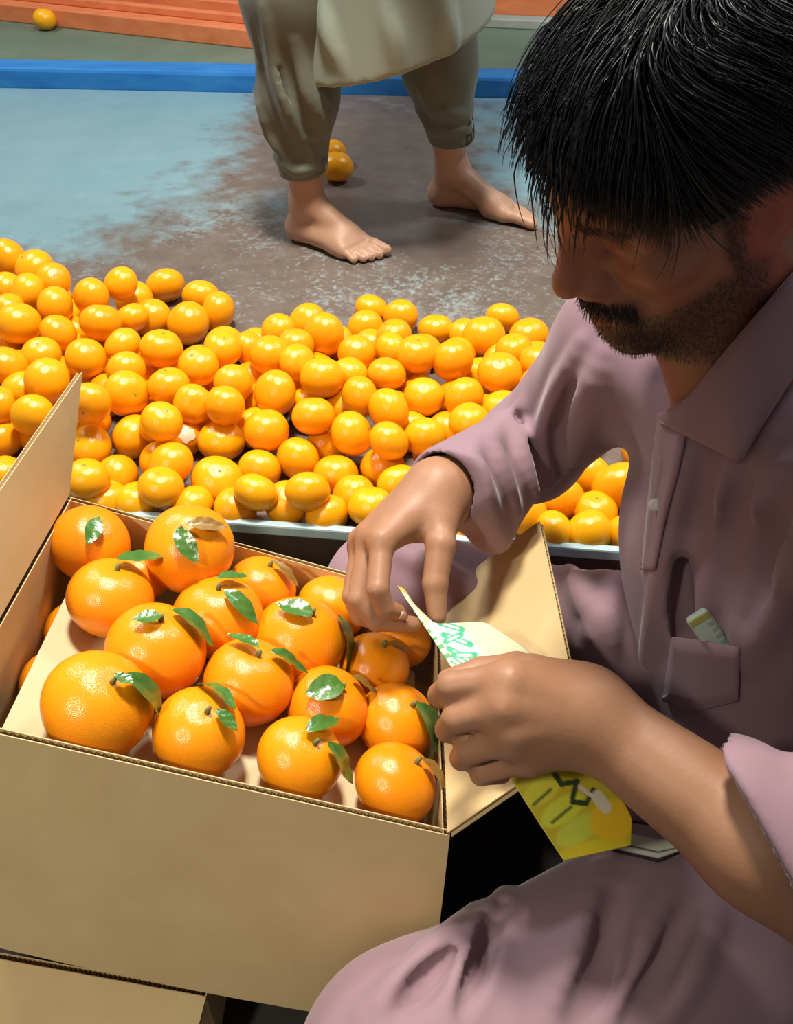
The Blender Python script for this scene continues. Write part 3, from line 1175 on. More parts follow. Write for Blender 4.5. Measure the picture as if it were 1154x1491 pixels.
head += [('u', smulti([hrc((0.084, s * 0.007, 0.004), (0.097, s * 0.0085, -0.027), 0.0095, 0.0105) for s in (1, -1)], 0.008), 0.008)]
for s in (1, -1):
    head += [('u', hell((0.099, s * 0.0135, -0.031), (0.0125, 0.0075, 0.0085)), 0.006),
             ('s', hell((0.106, s * 0.0075, -0.0415), (0.006, 0.0035, 0.004)), 0.003)]
head += [('u', hell((0.086, 0, -0.055), (0.017, 0.028, 0.020)), 0.014),
         ('u', hrc((0.1005, 0, -0.0585), (0.089, 0.022, -0.064), 0.0048, 0.003), 0.006),
         ('u', hrc((0.1005, 0, -0.0585), (0.089, -0.022, -0.064), 0.0048, 0.003), 0.006),
         ('u', hrc((0.0985, 0, -0.0705), (0.088, 0.020, -0.067), 0.0058, 0.003), 0.006),
         ('u', hrc((0.0985, 0, -0.0705), (0.088, -0.020, -0.067), 0.0058, 0.003), 0.006),
         ('s', multi([hrc((0.108, 0, -0.0645), (0.093, s * 0.024, -0.0655), 0.0018, 0.0012) for s in (1, -1)]), 0.003)]
for s in (1, -1):                                         # ears
    er = rotz(-s * 0.42) @ rotx(0)
    head += [('u', hell((-0.010, s * 0.079, 0.000), (0.0185, 0.0055, 0.031), er), 0.006),
             ('u', hell((-0.004, s * 0.0765, -0.029), (0.009, 0.005, 0.011), er), 0.006),
             ('s', hell((-0.004, s * 0.0845, -0.002), (0.0095, 0.006, 0.014), er), 0.004),
             ('u', hell((0.007, s * 0.0755, -0.004), (0.004, 0.005, 0.007)), 0.004),
             ('s', hell((-0.013, s * 0.0895, 0.016), (0.007, 0.005, 0.009), er), 0.004)]
eyelash_groove = [('s', multi([hrc((0.0845, s * 0.020, -0.0015), (0.0805, s * 0.048, 0.000), 0.0013, 0.0011) for s in (1, -1)]), 0.002),
                  ('s', multi([hrc((0.084, s * 0.019, 0.0165), (0.079, s * 0.047, 0.0165), 0.0014, 0.0012) for s in (1, -1)]), 0.004)]
head += eyelash_groove
body = list(head)
body += [('u', rc(hd(-0.022, 0, -0.045), NECK + np.array([0.01, 0, -0.01]), 0.053, 0.062), 0.03),
         ('u', rc(hd(0.035, 0, -0.085), NECK + front * 0.020 + np.array([0, 0, -.02]), 0.020, 0.03), 0.025)]
body += [('u', ell(CHEST, (0.075, 0.13, 0.13), TR_R), 0.05), ('u', ell((CHEST + PELV) / 2, (0.08, 0.12, 0.16), TR_R), 0.04), ('u', ell(PELV, (0.10, 0.15, 0.10), TR_R), 0.05),
         ('u', rc(SH_N, SH_F, 0.040, 0.040), 0.03),
         ('u', rc(SH_N, ELB_N, 0.050, 0.041), 0.03), ('u', rc(SH_F, ELB_F, 0.048, 0.038), 0.03)]


def limb(pts, rads, k): return [('u', q, k) for q in chain(pts, rads)]


# forearms
mid_n = ELB_N * 0.6 + WR_N * 0.4
body += [('u', rc(ELB_N, mid_n, 0.041, 0.040), 0.02), ('u', rc(mid_n, WR_N, 0.040, 0.030), 0.02)]
body += [('u', rc(ELB_F, WR_F, 0.036, 0.0275), 0.02)]


def hand(wrist, wr, palm, fingers, thumb, kk=0.006):
    """palm: list of (a, b, ra, rb); fingers: list of (points, radii)"""
    ops = []
    pl = [rc(a, b_, ra, rb) for a, b_, ra, rb in palm]
    ops.append(('u', smulti(pl, 0.022), 0.016))
    for pts, rads in fingers:
        ops.append(('u', smulti(chain(pts, rads), 0.0015), kk))
    ops.append(('u', smulti(chain(*thumb), 0.003), 0.010))
    return ops


# right (far) hand: thumb and forefinger pinch the top of the label strip
I0, M0, R0, Q0 = P(556, 788, 0.828), P(537, 782, 0.853), P(527, 788, 0.878), P(524, 797, 0.898)
Wf = P(636, 722, 0.880)
FINGER_F = [
    ([I0, P(550, 858, 0.806), P(560, 886, 0.812), P(583, 893, 0.824)], [0.0108, 0.0098, 0.0088, 0.0074]),
    ([M0, P(521, 872, 0.832), P(548, 905, 0.834), P(600, 909, 0.842)], [0.0108, 0.0098, 0.0090, 0.0076]),
    ([R0, P(512, 868, 0.858), P(524, 898, 0.862), P(560, 909, 0.866)], [0.0102, 0.0092, 0.0084, 0.0072]),
    ([Q0, P(513, 855, 0.885), P(524, 882, 0.888), P(548, 897, 0.890)], [0.0092, 0.0082, 0.0074, 0.0064])]
THUMB_F = ([P(640, 738, 0.866), P(641, 794, 0.836), P(633, 850, 0.826), P(636, 898, 0.824)], [0.0165, 0.0135, 0.0112, 0.0085])
PALM_F = [(Wf, I0, 0.0235, 0.0135), (Wf, M0, 0.0235, 0.0130), (Wf, R0, 0.022, 0.0125), (Wf, Q0, 0.021, 0.011), (Wf, P(636, 760, 0.858), 0.022, 0.016)]
body += hand(Wf, None, PALM_F, FINGER_F, THUMB_F)
# left (near) hand: fist closed round the strip, back of the hand to the camera
i0, m0, r0, q0 = P(742, 990, 0.646), P(735, 1030, 0.640), P(745, 1072, 0.645), P(768, 1103, 0.660)
Wn = P(845, 1040, 0.672)
FINGER_N = [
    ([i0, P(658, 999, 0.658), P(641, 1012, 0.684), P(672, 1022, 0.704)], [0.0125, 0.0108, 0.0094, 0.008]),
    ([m0, P(665, 1046, 0.655), P(652, 1062, 0.684), P(690, 1070, 0.706)], [0.0125, 0.0110, 0.0096, 0.008]),
    ([r0, P(684, 1093, 0.663), P(672, 1104, 0.690), P(705, 1110, 0.710)], [0.0118, 0.0103, 0.009, 0.0076]),
    ([q0, P(708, 1122, 0.680), P(700, 1128, 0.702), P(730, 1128, 0.716)], [0.0105, 0.0092, 0.0082, 0.007])]
THUMB_N = ([P(815, 1005, 0.690), P(752, 975, 0.712), P(700, 978, 0.722), P(652, 990, 0.716)], [0.018, 0.0135, 0.0115, 0.0085])
PALM_N = [(Wn, i0, 0.026, 0.0150), (Wn, m0, 0.026, 0.0150), (Wn, r0, 0.026, 0.0145), (Wn, q0, 0.024, 0.013), (Wn, P(770, 985, 0.69), 0.024, 0.017)]
body += hand(Wn, None, PALM_N, FINGER_N, THUMB_N, 0.007)
# knuckle and tendon relief on the near hand
for a, b_ in ((i0, Wn), (m0, Wn), (r0, Wn)):
    v = unit(CAM - a)
    body.append(('u', rc(a + v * 0.0105, a * 0.45 + b_ * 0.55 + v * 0.018, 0.0042, 0.003), 0.010))
# legs inside the trousers keep the figure whole
HIP_N, HIP_F = np.array([0.405, 0.445, 0.0]), np.array([0.375, 0.66, 0.0])
KN_N, KN_F = P(612, 1570, 0.735), P(575, 868, 1.04)
AN_N, AN_F = np.array([0.30, 0.30, -0.105]), np.array([0.27, 0.74, -0.10])
allp = np.array([q[1][1] for q in body]); alr = np.array([q[1][2] for q in body])[:, None]
man = empty('person', (0.36, 0.56, FLOORZ), 'dark-haired bearded man in mauve shirt bent over the box, holding a label strip', 'person')
V, Fc = sdf_mesh(body, (allp - alr).min(0) - 0.01, (allp + alr).max(0) + 0.01, 0.0026)
me = mkmesh('body', V, Fc)
# beard and redness masks, from the head's own coordinates
L = ((V - HO) @ HR) / HS
x, y, z = L[:, 0], np.abs(L[:, 1]), L[:, 2]


def sst(a, b_, t):
    t = np.clip((t - a) / (b_ - a), 0, 1); return t * t * (3 - 2 * t)


inhead = (np.abs(L) < 0.16).all(1)
jawline = -0.030 - 0.55 * np.clip(x - 0.012, 0, 0.06) + 0.0
cheek = sst(0.006, -0.014, z - jawline) * sst(-0.012, 0.010, x) * sst(-0.130, -0.108, z)
side = sst(0.012, 0.0, np.abs(x - 0.016)) * sst(0.03, 0.0, np.abs(z + 0.02) - 0.03) * sst(0.05, 0.06, y)
chin = sst(0.050, 0.066, x) * sst(-0.072, -0.082, z) * sst(-0.126, -0.112, z)
lipz = np.exp(-((z + 0.0475 + 0.35 * y) / 0.0105) ** 4) * sst(0.075, 0.085, x) * sst(0.036, 0.028, y)
under = sst(-0.09, -0.10, z) * sst(0.0, 0.03, x) * 0.2
mouth = np.exp(-((z + 0.066) / 0.009) ** 2) * sst(0.026, 0.020, y) * sst(0.085, 0.090, x)
beard = np.clip(np.maximum.reduce([cheek * 0.82, side * 0.9, chin, lipz, under]) * (1 - mouth), 0, 1) * inhead
brow = np.exp(-((z - 0.030 + 0.10 * (y - 0.03)) / 0.0052) ** 2) * sst(0.008, 0.016, y) * sst(0.058, 0.05, y) * sst(0.05, 0.06, x)
beard = np.maximum(beard, brow * inhead)
red = np.clip(mouth * 0.8 + 0.45 * np.exp(-(((x - 0.105) / 0.02) ** 2 + (y / 0.02) ** 2 + ((z + 0.02) / 0.03) ** 2)) + 0.6 * (y > 0.074) * sst(0.02, 0.0, np.abs(x) - 0.02) + 0.35, 0, 1) * inhead  # even share over the head: warm bounce from the fruit painted into the skin
for nm, arr in (('beard', beard), ('red', red)):
    at = me.attributes.new(nm, 'FLOAT', 'POINT')
    at.data.foreach_set('value', np.ascontiguousarray(arr, np.float32))
man_body = link('body', me, M['skin'], man)
tag(man_body, 'brown skin of head and hands')


def nail(tip, prev, up, w, ln, name='fingernail'):
    t = unit(np.asarray(tip) - prev)
    n = unit(up - t * (np.asarray(up) @ t))
    s = np.cross(t, n)
    vs, fs = [], []
    for i in range(6):
        u = i / 5
        for j in range(5):
            v = j / 2 - 1
            ww = w * (0.8 + 0.2 * math.sin(math.pi * (0.2 + 0.6 * u)))
            vs.append(np.asarray(tip) + t * (ln * (u - 0.6)) + s * ww * v + n * (0.0088 - 0.0028 * v * v - 0.0025 * u * u))
    for i in range(5):
        for j in range(4):
            fs.append((i * 5 + j, i * 5 + j + 1, i * 5 + j + 6, i * 5 + j + 5))
    o = link(name, mkmesh(name, vs, fs), M['nail'], man_body)
    sm = o.modifiers.new('solid', 'SOLIDIFY'); sm.thickness = 0.001
    return o


vdir = unit(CAM - P(600, 880, 0.82))
nail(THUMB_F[0][3], THUMB_F[0][2], vdir, 0.0056, 0.013)
nail(FINGER_F[0][0][3], FINGER_F[0][0][2], unit(vdir + np.array([0, 0, -.2])), 0.0048, 0.010)

# ---- hair: cap and locks
cap = [('u', hell((-0.008, 0, 0.050), (0.104, 0.083, 0.088)), 0), ('u', hell((0.035, 0, 0.075), (0.062, 0.068, 0.055)), 0.03), ('u', hell((-0.05, 0, 0.01), (0.06, 0.075, 0.07)), 0.03)]


def hairline(p):
    l = ((p - HO.astype(np.float32)) @ HR.astype(np.float32)) / HS
    X, Y, Z = l[:, 0], np.abs(l[:, 1]), l[:, 2]
    # lower limit of the hair as a height that depends on x
    lim = np.interp(X, [-0.12, -0.06, -0.02, 0.004, 0.012, 0.026, 0.034, 0.06, 0.075, 0.10], [-0.045, -0.05, 0.03, 0.030, -0.012, -0.012, 0.028, 0.044, 0.062, 0.075])
    return ((lim - Z) * 0.6 * HS).astype(np.float32)


cap.append(('i', (hairline, HO.astype(np.float32), 0.4), 0))
cv_, cf_ = sdf_mesh(cap, HO - 0.17, HO + 0.17, 0.003, 1)


def strand_mesh(strands, r0, n=3):
    """strands: (S, K, 3) -> triangles of tapered tubes"""
    st = np.asarray(strands)
    Sn, K, _ = st.shape
    t = np.gradient(st, axis=1)
    t /= np.linalg.norm(t, axis=2, keepdims=True) + 1e-9
    up = np.array([0.3, 0.2, 0.93])
    a = np.cross(t, up); a /= np.linalg.norm(a, axis=2, keepdims=True) + 1e-9
    b_ = np.cross(t, a)
    tap = (1 - np.linspace(0, 1, K) ** 2.2 * 0.85)[None, :, None]
    r0 = np.asarray(r0).reshape(-1, 1, 1) * tap
    rings = np.stack([st + r0 * (a * math.cos(2 * math.pi * k / n) + b_ * math.sin(2 * math.pi * k / n)) for k in range(n)], 2)
    V_ = rings.reshape(-1, 3)
    base = (np.arange(Sn)[:, None, None] * K + np.arange(K - 1)[None, :, None]) * n
    k = np.arange(n)[None, None, :]
    f = np.stack([base + k, base + (k + 1) % n, base + n + (k + 1) % n, base + n + k], -1).reshape(-1, 4)
    return V_, f


def head_dist(q):
    """distance outside the skull in head coordinates (vectorised, metres / HS)"""
    a = (q - np.array([-0.004, 0, 0.046])) / np.array([0.100, 0.077, 0.084])
    k0 = np.linalg.norm(a, axis=1)
    g = a / np.array([0.100, 0.077, 0.084])
    k1 = np.linalg.norm(g, axis=1)
    return k0 * (k0 - 1) / k1, g / (k1[:, None] + 1e-9)


def grow(nst, K, region, step, lay0, lay1, seed, curl=0.004, clump=40, wisp=0.0):
    r_ = np.random.default_rng(seed)
    u = r_.normal(size=(nst * 6, 3)); u /= np.linalg.norm(u, axis=1)[:, None]
    q = u * np.array([0.100, 0.077, 0.084]) + np.array([-0.004, 0, 0.046])
    q = q[region(q)][:nst]
    lay = r_.uniform(lay0, lay1, len(q))
    cid = r_.integers(0, clump, len(q))
    cph = r_.uniform(0, 6.28, clump)
    ln = r_.uniform(0.7, 1.15, len(q))
    pts = [q.copy()]
    d, g = head_dist(q)
    dirv = g.copy()
    for i in range(K - 1):
        f = i / (K - 1)
        # combed from the crown (-0.05, 0, .12) forwards and to the sides, falling over the brow
        rel = q - np.array([-0.055, -0.02, 0.10])
        flow = rel * np.array([1.0, 0.9, 0.55]) + np.array([0.055, 0.0, -0.02])
        fr = np.clip((q[:, 0] - 0.06) / 0.03, 0, 1)[:, None]
        flow = flow / (np.linalg.norm(flow, axis=1)[:, None] + 1e-9)
        flow = flow + fr * np.array([-0.05, 0.0, -1.35]) + np.array([0.0, 0.0, -0.25])
        sd_ = (np.clip((np.abs(q[:, 1]) - 0.03) / 0.03, 0, 1) * np.clip((0.075 - q[:, 0]) / 0.04, 0, 1))[:, None]
        flow = flow * (1 - 0.75 * sd_) + sd_ * np.array([-0.75, 0.0, -0.75])
        sw = np.sin(cph[cid] + f * 5.0)[:, None] * curl * 60
        flow = flow + np.cross(g, flow) * sw * 0.35
        dirv = dirv * 0.55 + flow * 0.45
        d, g = head_dist(q)
        dirv -= g * ((dirv * g).sum(1) * (d < lay * 1.6))[:, None] * 0.7
        dirv /= np.linalg.norm(dirv, axis=1)[:, None] + 1e-9
        q = q + dirv * (step * ln)[:, None]
        d, g = head_dist(q)
        want = lay * min(1.0, 0.35 + f * 1.6)
        q = q + g * np.maximum(want - d, 0)[:, None]
        pts.append(q.copy())
    st = np.stack(pts, 1)
    # trim every lock where it passes the cut line
    jit = r_.normal(size=len(st)) * 0.006
    out = np.empty_like(st)
    for i in range(len(st)):
        s_ = st[i]
        lim = np.interp(s_[:, 0], [-0.12, -0.05, -0.03, 0.015, 0.03, 0.066, 0.092], [-0.05, -0.04, 0.034, 0.034, 0.022, 0.018, 0.070])
        lim = lim + np.where((s_[:, 1] < 0.012) & (s_[:, 0] > 0.04), 0.026, 0.0) + jit[i] - wisp * r_.uniform(0, 1)
        bad = np.flatnonzero(s_[:, 2] < lim)
        k = max(3, bad[0]) if len(bad) else K - 1
        t = np.linspace(0, k, K)
        for c in range(3): out[i, :, c] = np.interp(t, np.arange(K), s_[:, c])
    return HO + (out * HS) @ HR.T


def reg_top(q):
    lim = np.interp(q[:, 0], [-0.12, -0.06, -0.02, 0.01, 0.03, 0.06, 0.08, 0.10], [-0.03, -0.03, 0.035, 0.03, 0.03, 0.052, 0.066, 0.085])
    return q[:, 2] > lim


def reg_front(q): return (q[:, 0] > 0.045) & (q[:, 2] > 0.055) & (q[:, 2] < 0.11)


def reg_side(q): return (q[:, 1] > 0.03) & (q[:, 2] > 0.05) & (q[:, 0] > -0.03)


hv, hf = [cv_], [np.asarray(cf_)]
n0 = len(cv_)
for (args) in [(5200, 15, reg_top, 0.0078, 0.010, 0.032, 3, 0.006, 60), (150, 15, reg_front, 0.0088, 0.014, 0.036, 5, 0.008, 26, 0.07), (1500, 15, reg_side, 0.0075, 0.008, 0.022, 9, 0.006, 40)]:
    st = grow(*args)
    v_, f_ = strand_mesh(st, rng.uniform(0.0004, 0.0010, len(st)))
    hv.append(v_); hf.append(f_ + n0); n0 += len(v_)
hme = mkmesh('hair', np.concatenate(hv), np.concatenate(hf))
M['hair_base'] = simple('hair_base', (0.004, 0.004, 0.005), (0.006, 0.006, 0.007), 80, 0.95, 0.05)
hme.materials.append(M['hair']); hme.materials.append(M['hair_base'])
mi_ = np.zeros(len(hme.polygons), np.int32); mi_[:len(cf_)] = 1
hme.polygons.foreach_set('material_index', mi_)
tag(link('hair', hme, M['hair'], man), 'tousled black hair falling over the forehead')

# short beard, moustache and brow hairs growing from the skin
pool = np.flatnonzero((beard > 0.35) & inhead)
pw = beard[pool] ** 2 * (1 + 8 * (lipz[pool] > 0.3)); pw = pw / pw.sum()
sel = rng.choice(pool, min(4200, len(pool) // 2), replace=False, p=pw)
w = beard[sel]
nrm_ = np.array(me.vertices[0].normal)
nb_ = np.empty(len(me.vertices) * 3, np.float32); me.vertices.foreach_get('normal', nb_); nb_ = nb_.reshape(-1, 3)[sel]
dwn = np.repeat((HR @ np.array([0.1, 0, -1.0]))[None], len(sel), 0)
dl_ = unit(HR @ np.array([0.0, 0.7, -0.6]))
lipm = (lipz[sel] > 0.3)[:, None]
dirb = nb_ * 0.6 + dwn * 0.7 + rng.normal(size=(len(sel), 3)) * 0.25
dirb = np.where(brow[sel][:, None] > 0.35, nb_ * 0.3 + (HR @ np.array([-0.4, 0.9, 0.0]))[None] * np.sign(L[sel, 1])[:, None], dirb)
dirb /= np.linalg.norm(dirb, axis=1)[:, None]
ln_ = np.where(lipm[:, 0], 0.0085, 0.0028) * rng.uniform(0.7, 1.3, len(sel))
ln_ = np.where(brow[sel] > 0.35, 0.008, ln_)
tt = np.linspace(0, 1, 4)
bst = V[sel][:, None] + dirb[:, None] * (ln_[:, None] * tt)[..., None] + (HR @ np.array([0, 0, -1.0])) * (ln_[:, None] * tt ** 2)[..., None] * 0.25
v_, f_ = strand_mesh(bst, np.where(lipm[:, 0], 0.00042, 0.00024))
tag(link('beard', mkmesh('beard', v_, f_), M['hair'], man), 'short black beard and moustache')

# ---- clothes
sleeve_end_n = P(1058, 1192, 0.615)
dfa = unit(WR_F - ELB_F)
CUFF_F = P(655, 706, 0.895)
shirt = [('u', ell(CHEST + np.array([0, 0, 0.0]), (0.112, 0.168, 0.17), TR_R), 0),
         ('u', ell((CHEST + PELV) / 2 + front * 0.0, (0.115, 0.16, 0.19), TR_R), 0.05),
         ('u', ell(PELV + np.array([0, 0, 0.0]), (0.13, 0.18, 0.12), TR_R), 0.05),
         ('u', rc(SH_N + np.array([0, 0, -.004]), SH_F + np.array([0, 0, -.004]), 0.060, 0.058), 0.05),
         ('u', rc(NECK + np.array([.015, 0, -.02]), (SH_N + SH_F) / 2 + np.array([0.02, 0, 0.0]), 0.064, 0.075), 0.04),
         ('u', rc(SH_F, ELB_F, 0.066, 0.056), 0.05), ('u', rc(ELB_F, CUFF_F, 0.056, 0.041), 0.03),
         ('u', smulti([rc(P(696, 728, 0.915), P(708, 772, 0.92), 0.022, 0.014), rc(P(742, 722, 0.95), P(724, 785, 0.935), 0.022, 0.012)], 0.035), 0.035),
         ('u', rc(SH_N, ELB_N + np.array([0.01, 0, 0]), 0.070, 0.066), 0.05), ('u', rc(ELB_N + np.array([0.005, 0, 0]), sleeve_end_n, 0.064, 0.056), 0.03),
         ('u', rc(ELB_N + np.array([0.02, -0.0, 0.0]), ELB_N + np.array([0.03, 0.01, -0.10]), 0.05, 0.03), 0.04)]
base_shirt = list(shirt)


def folds(ops, base, polys, mode='u', gain=1.25):
    for pts, r, k, inset in polys:
        r = r * gain
        inset = inset - 0.0025 if mode == 'u' else inset + 0.0025
        xy = sub(pts, max(6, len(pts) * 3))
        w3 = [P(q_[0], q_[1], d_ + inset) for q_, d_ in zip(xy, trace_many(base, xy)) if not np.isnan(d_)]
        if len(w3) < 2: continue
        n_ = len(w3)
        tw = [math.sin(math.pi * (0.04 + 0.92 * i / (n_ - 1))) for i in range(n_)]
        rr = [r * (0.25 + 0.75 * t) for t in tw]
        sg = 1.0 if mode == 'u' else -1.0
        w3 = [p_ - unit(CAM - p_) * sg * r * 0.55 * (1 - t) for p_, t in zip(w3, tw)]
        ops.append((mode, multi(chain(w3, rr)), k))


# folds of the far sleeve, seen from the camera
folds(shirt, base_shirt, [([(848, 500), (815, 570), (790, 640), (800, 700)], 0.010, 0.014, 0.002), ([(880, 520), (850, 600), (830, 670)], 0.011, 0.016, 0.003),
                          ([(764, 592), (745, 610), (752, 650), (775, 715)], 0.009, 0.018, 0.001), ([(725, 612), (712, 650), (735, 700), (748, 745)], 0.008, 0.018, 0.001),
                          ([(690, 640), (685, 670), (705, 720), (722, 770)], 0.007, 0.018, 0.001), ([(655, 665), (690, 690), (712, 760)], 0.006, 0.016, 0.001)])
folds(shirt, base_shirt, [([(835, 560), (812, 620), (815, 690)], 0.008, 0.012, -0.004), ([(752, 605), (758, 650), (785, 705)], 0.006, 0.010, -0.005)], 's', 1.0)
# folds of the chest: long soft ridges running from the shoulder towards the waist
folds(shirt, base_shirt, [([(1010, 640), (990, 740), (962, 850), (940, 960)], 0.009, 0.016, 0.002), ([(1062, 660), (1040, 760), (1020, 800)], 0.009, 0.018, 0.004),
                          ([(1110, 650), (1085, 760), (1045, 880)], 0.011, 0.018, 0.002), ([(1150, 690), (1125, 800), (1075, 910)], 0.011, 0.018, 0.002),
                          ([(1165, 800), (1130, 880), (1090, 960)], 0.010, 0.020, 0.004), ([(972, 660), (960, 760), (945, 840)], 0.006, 0.014, 0.003)])
folds(shirt, base_shirt, [([(1036, 640), (1015, 760), (985, 860)], 0.009, 0.020, -0.004), ([(1090, 660), (1066, 780), (1030, 930)], 0.010, 0.022, -0.004), ([(1140, 720), (1106, 850), (1080, 900)], 0.010, 0.022, -0.004)], 's', 1.0)
# cuffs are open tubes


def cut(c, n, R):
    """everything beyond the plane through c with normal n, inside radius R"""
    c = np.asarray(c, np.float32); n = np.asarray(unit(n), np.float32)

    def fn(p):
        q = p - c
        return np.maximum(-(q @ n), np.sqrt((q * q).sum(1)) - R)
    return _ap(fn, c, R)


shirt.append(('s', cut(CUFF_F + dfa * 0.022, dfa, 0.085), 0.005))
shirt.append(('s', rc(CUFF_F + dfa * 0.06, CUFF_F - dfa * 0.03, 0.0345, 0.0345), 0.003))
dn_ = unit(WR_N - ELB_N)
shirt.append(('s', cut(P(1070, 1186, 0.62), -0.91 * RV - 0.41 * UV, 0.16), 0.006))
shirt.append(('s', rc(sleeve_end_n + dn_ * 0.075, sleeve_end_n - dn_ * 0.03, 0.0475, 0.0455), 0.003))
# breast pocket gaping open
for dep, rr_ in ((0.004, (0.010, 0.0135, 0.015, 0.013)), (0.020, (0.009, 0.013, 0.015, 0.013)), (0.033, (0.008, 0.011, 0.013, 0.011))):
    pk = [P(x_, y_, (trace(base_shirt, x_, y_) or 0.8) + dep) for x_, y_ in ((993, 822), (993, 870), (1000, 925), (1042, 938))]
    shirt.append(('s', multi(chain(pk, list(rr_))), 0.004))
sp_ = np.array([q[1][1] for q in shirt]); sr_ = np.array([q[1][2] for q in shirt])[:, None]
V2, F2 = sdf_mesh(shirt, (sp_ - sr_).min(0) - 0.01, (sp_ + sr_).max(0) + 0.01, 0.0038)
shirt_o = tag(link('kameez', mkmesh('kameez', V2, F2), M['shirt'], man), 'mauve cotton shirt with loose sleeves')

# trousers and lap drape
tro = [('u', rc(HIP_F, KN_F, 0.105, 0.072), 0), ('u', rc(KN_F, AN_F, 0.072, 0.055), 0.04),
       ('u', rc(HIP_N, KN_N, 0.115, 0.092), 0.05), ('u', rc(KN_N, AN_N, 0.09, 0.055), 0.04),
       ('u', rc(AN_N, AN_N + np.array([0.10, 0.02, 0]), 0.045, 0.04), 0.03), ('u', rc(AN_F, AN_F + np.array([0.10, 0, 0]), 0.045, 0.04), 0.03),
       ('u', ell(PELV + np.array([0.0, 0, -0.03]), (0.14, 0.20, 0.115), TR_R), 0.06),
       ('u', rc(HIP_N + np.array([-0.02, 0.04, 0.03]), P(930, 1150, 0.86), 0.06, 0.03), 0.05),
       ('u', rc(HIP_F + np.array([-0.02, -0.04, 0.05]), P(880, 900, 0.95), 0.08, 0.05), 0.05)]
base_tro = list(tro)
folds(tro, base_tro, [([(770, 1235), (735, 1300), (690, 1400), (650, 1491)], 0.012, 0.018, 0.003), ([(690, 1330), (620, 1410), (540, 1480)], 0.012, 0.02, 0.003),
                      ([(880, 1270), (850, 1370), (800, 1480)], 0.014, 0.02, 0.004), ([(980, 1280), (930, 1380), (880, 1480)], 0.011, 0.018, 0.003),
                      ([(1040, 1330), (1000, 1420), (960, 1491)], 0.010, 0.016, 0.002), ([(560, 800), (640, 830), (720, 880)], 0.010, 0.016, 0.002),
                      ([(830, 830), (870, 900), (850, 980)], 0.011, 0.016, 0.002), ([(900, 840), (880, 900), (890, 990)], 0.009, 0.014, 0.002)])
folds(tro, base_tro, [([(752, 1262), (712, 1360), (672, 1470)], 0.008, 0.012, -0.003), ([(900, 1300), (880, 1400), (840, 1480)], 0.011, 0.018, -0.004), ([(655, 1390), (580, 1470)], 0.008, 0.014, -0.003),
                      ([(1005, 1320), (965, 1400), (920, 1485)], 0.008, 0.014, -0.003)], 's')
tp_ = np.array([q[1][1] for q in tro]); tr_ = np.array([q[1][2] for q in tro])[:, None]
lo_ = (tp_ - tr_).min(0) - 0.01
tro.append(('i', (lambda p: (FLOORZ + 0.002) - p[:, 2], np.array([0, 0, 0], np.float32), 9.0), 0))
V3, F3 = sdf_mesh(tro, lo_, (tp_ + tr_).max(0) + 0.01, 0.0045)
tag(link('shalwar', mkmesh('shalwar', V3, F3), M['shirt'], man), 'baggy mauve trousers')
cloth_all = shirt + tro
skin_cloth = cloth_all + body


def sheet(name, rows, mat_, parent, th=0.0024, label=None, lift=0.0):
    """rows: list of equal-length 3D polylines"""
    R_, K = len(rows), len(rows[0])
    vs = [p for r_ in rows for p in r_]
    fs = [(i * K + j, i * K + j + 1, (i + 1) * K + j + 1, (i + 1) * K + j) for i in range(R_ - 1) for j in range(K - 1)]
    o = link(name, mkmesh(name, vs, fs), mat_, parent)
    sm = o.modifiers.new('solid', 'SOLIDIFY'); sm.thickness = th; sm.offset = 0
    if label: o['label'] = label
    return o


def lay(poly, n, ops, lift, dmax=None):
    xy = sub(poly, n)
    out = [(q_[0], q_[1], None if np.isnan(d_) else d_) for q_, d_ in zip(xy, trace_many(ops, xy))]
    ds = [q[2] for q in out if q[2] is not None]
    fill = float(np.median(ds)) if ds else 0.75
    last = None
    pts = []
    for x_, y_, d_ in out:
        if d_ is None or (dmax and d_ > dmax): d_ = last if last else fill
        last = d_
        pts.append((x_, y_, d_))
    dd = np.array([q[2] for q in pts])
    for _ in range(3):
        dd[1:-1] = (dd[:-2] + 2 * dd[1:-1] + dd[2:]) / 4
    return [P(q[0], q[1], dd[i] - lift) for i, q in enumerate(pts)]


# collar leaf on the near side, button stand and button
up_ = [(955, 606), (1002, 580), (1062, 505), (1112, 445), (1160, 392), (1176, 376)]
lo2 = [(962, 614), (1078, 674), (1112, 612), (1150, 552), (1180, 520), (1200, 500)]
rowA = lay(up_, 26, skin_cloth, 0.006, 0.78)
rowB = lay(lo2, 26, cloth_all, 0.008, 0.80)
rows = [[rowA[i] * (1 - t) + rowB[i] * t + unit(CAM - rowA[i]) * 0.006 * math.sin(math.pi * t) for i in range(26)] for t in np.linspace(0, 1, 8)]
sheet('collar', rows, M['shirt'], man, 0.003, 'pointed shirt collar')
pl1 = lay([(958, 612), (948, 690), (940, 760), (934, 830)], 20, cloth_all, 0.004, 0.9)
pl2 = lay([(1000, 622), (985, 690), (966, 760), (952, 830)], 20, cloth_all, 0.004, 0.9)
sheet('placket', [[a_ * (1 - t) + c_ * t for a_, c_ in zip(pl1, pl2)] for t in np.linspace(0, 1, 5)], M['shirt'], man, 0.0025, 'button placket down the shirt front')
d_ = trace(cloth_all, 953, 735)
if d_:
    c_ = P(953, 735, d_ - 0.006)
    n_ = unit(CAM - c_)
    mb = MB().tube([c_ - n_ * 0.002, c_ + n_ * 0.0005, c_ + n_ * 0.001], [0.0055, 0.0055, 0.0035], 14)
    link('button', mb.mesh('button'), M['button'], man)
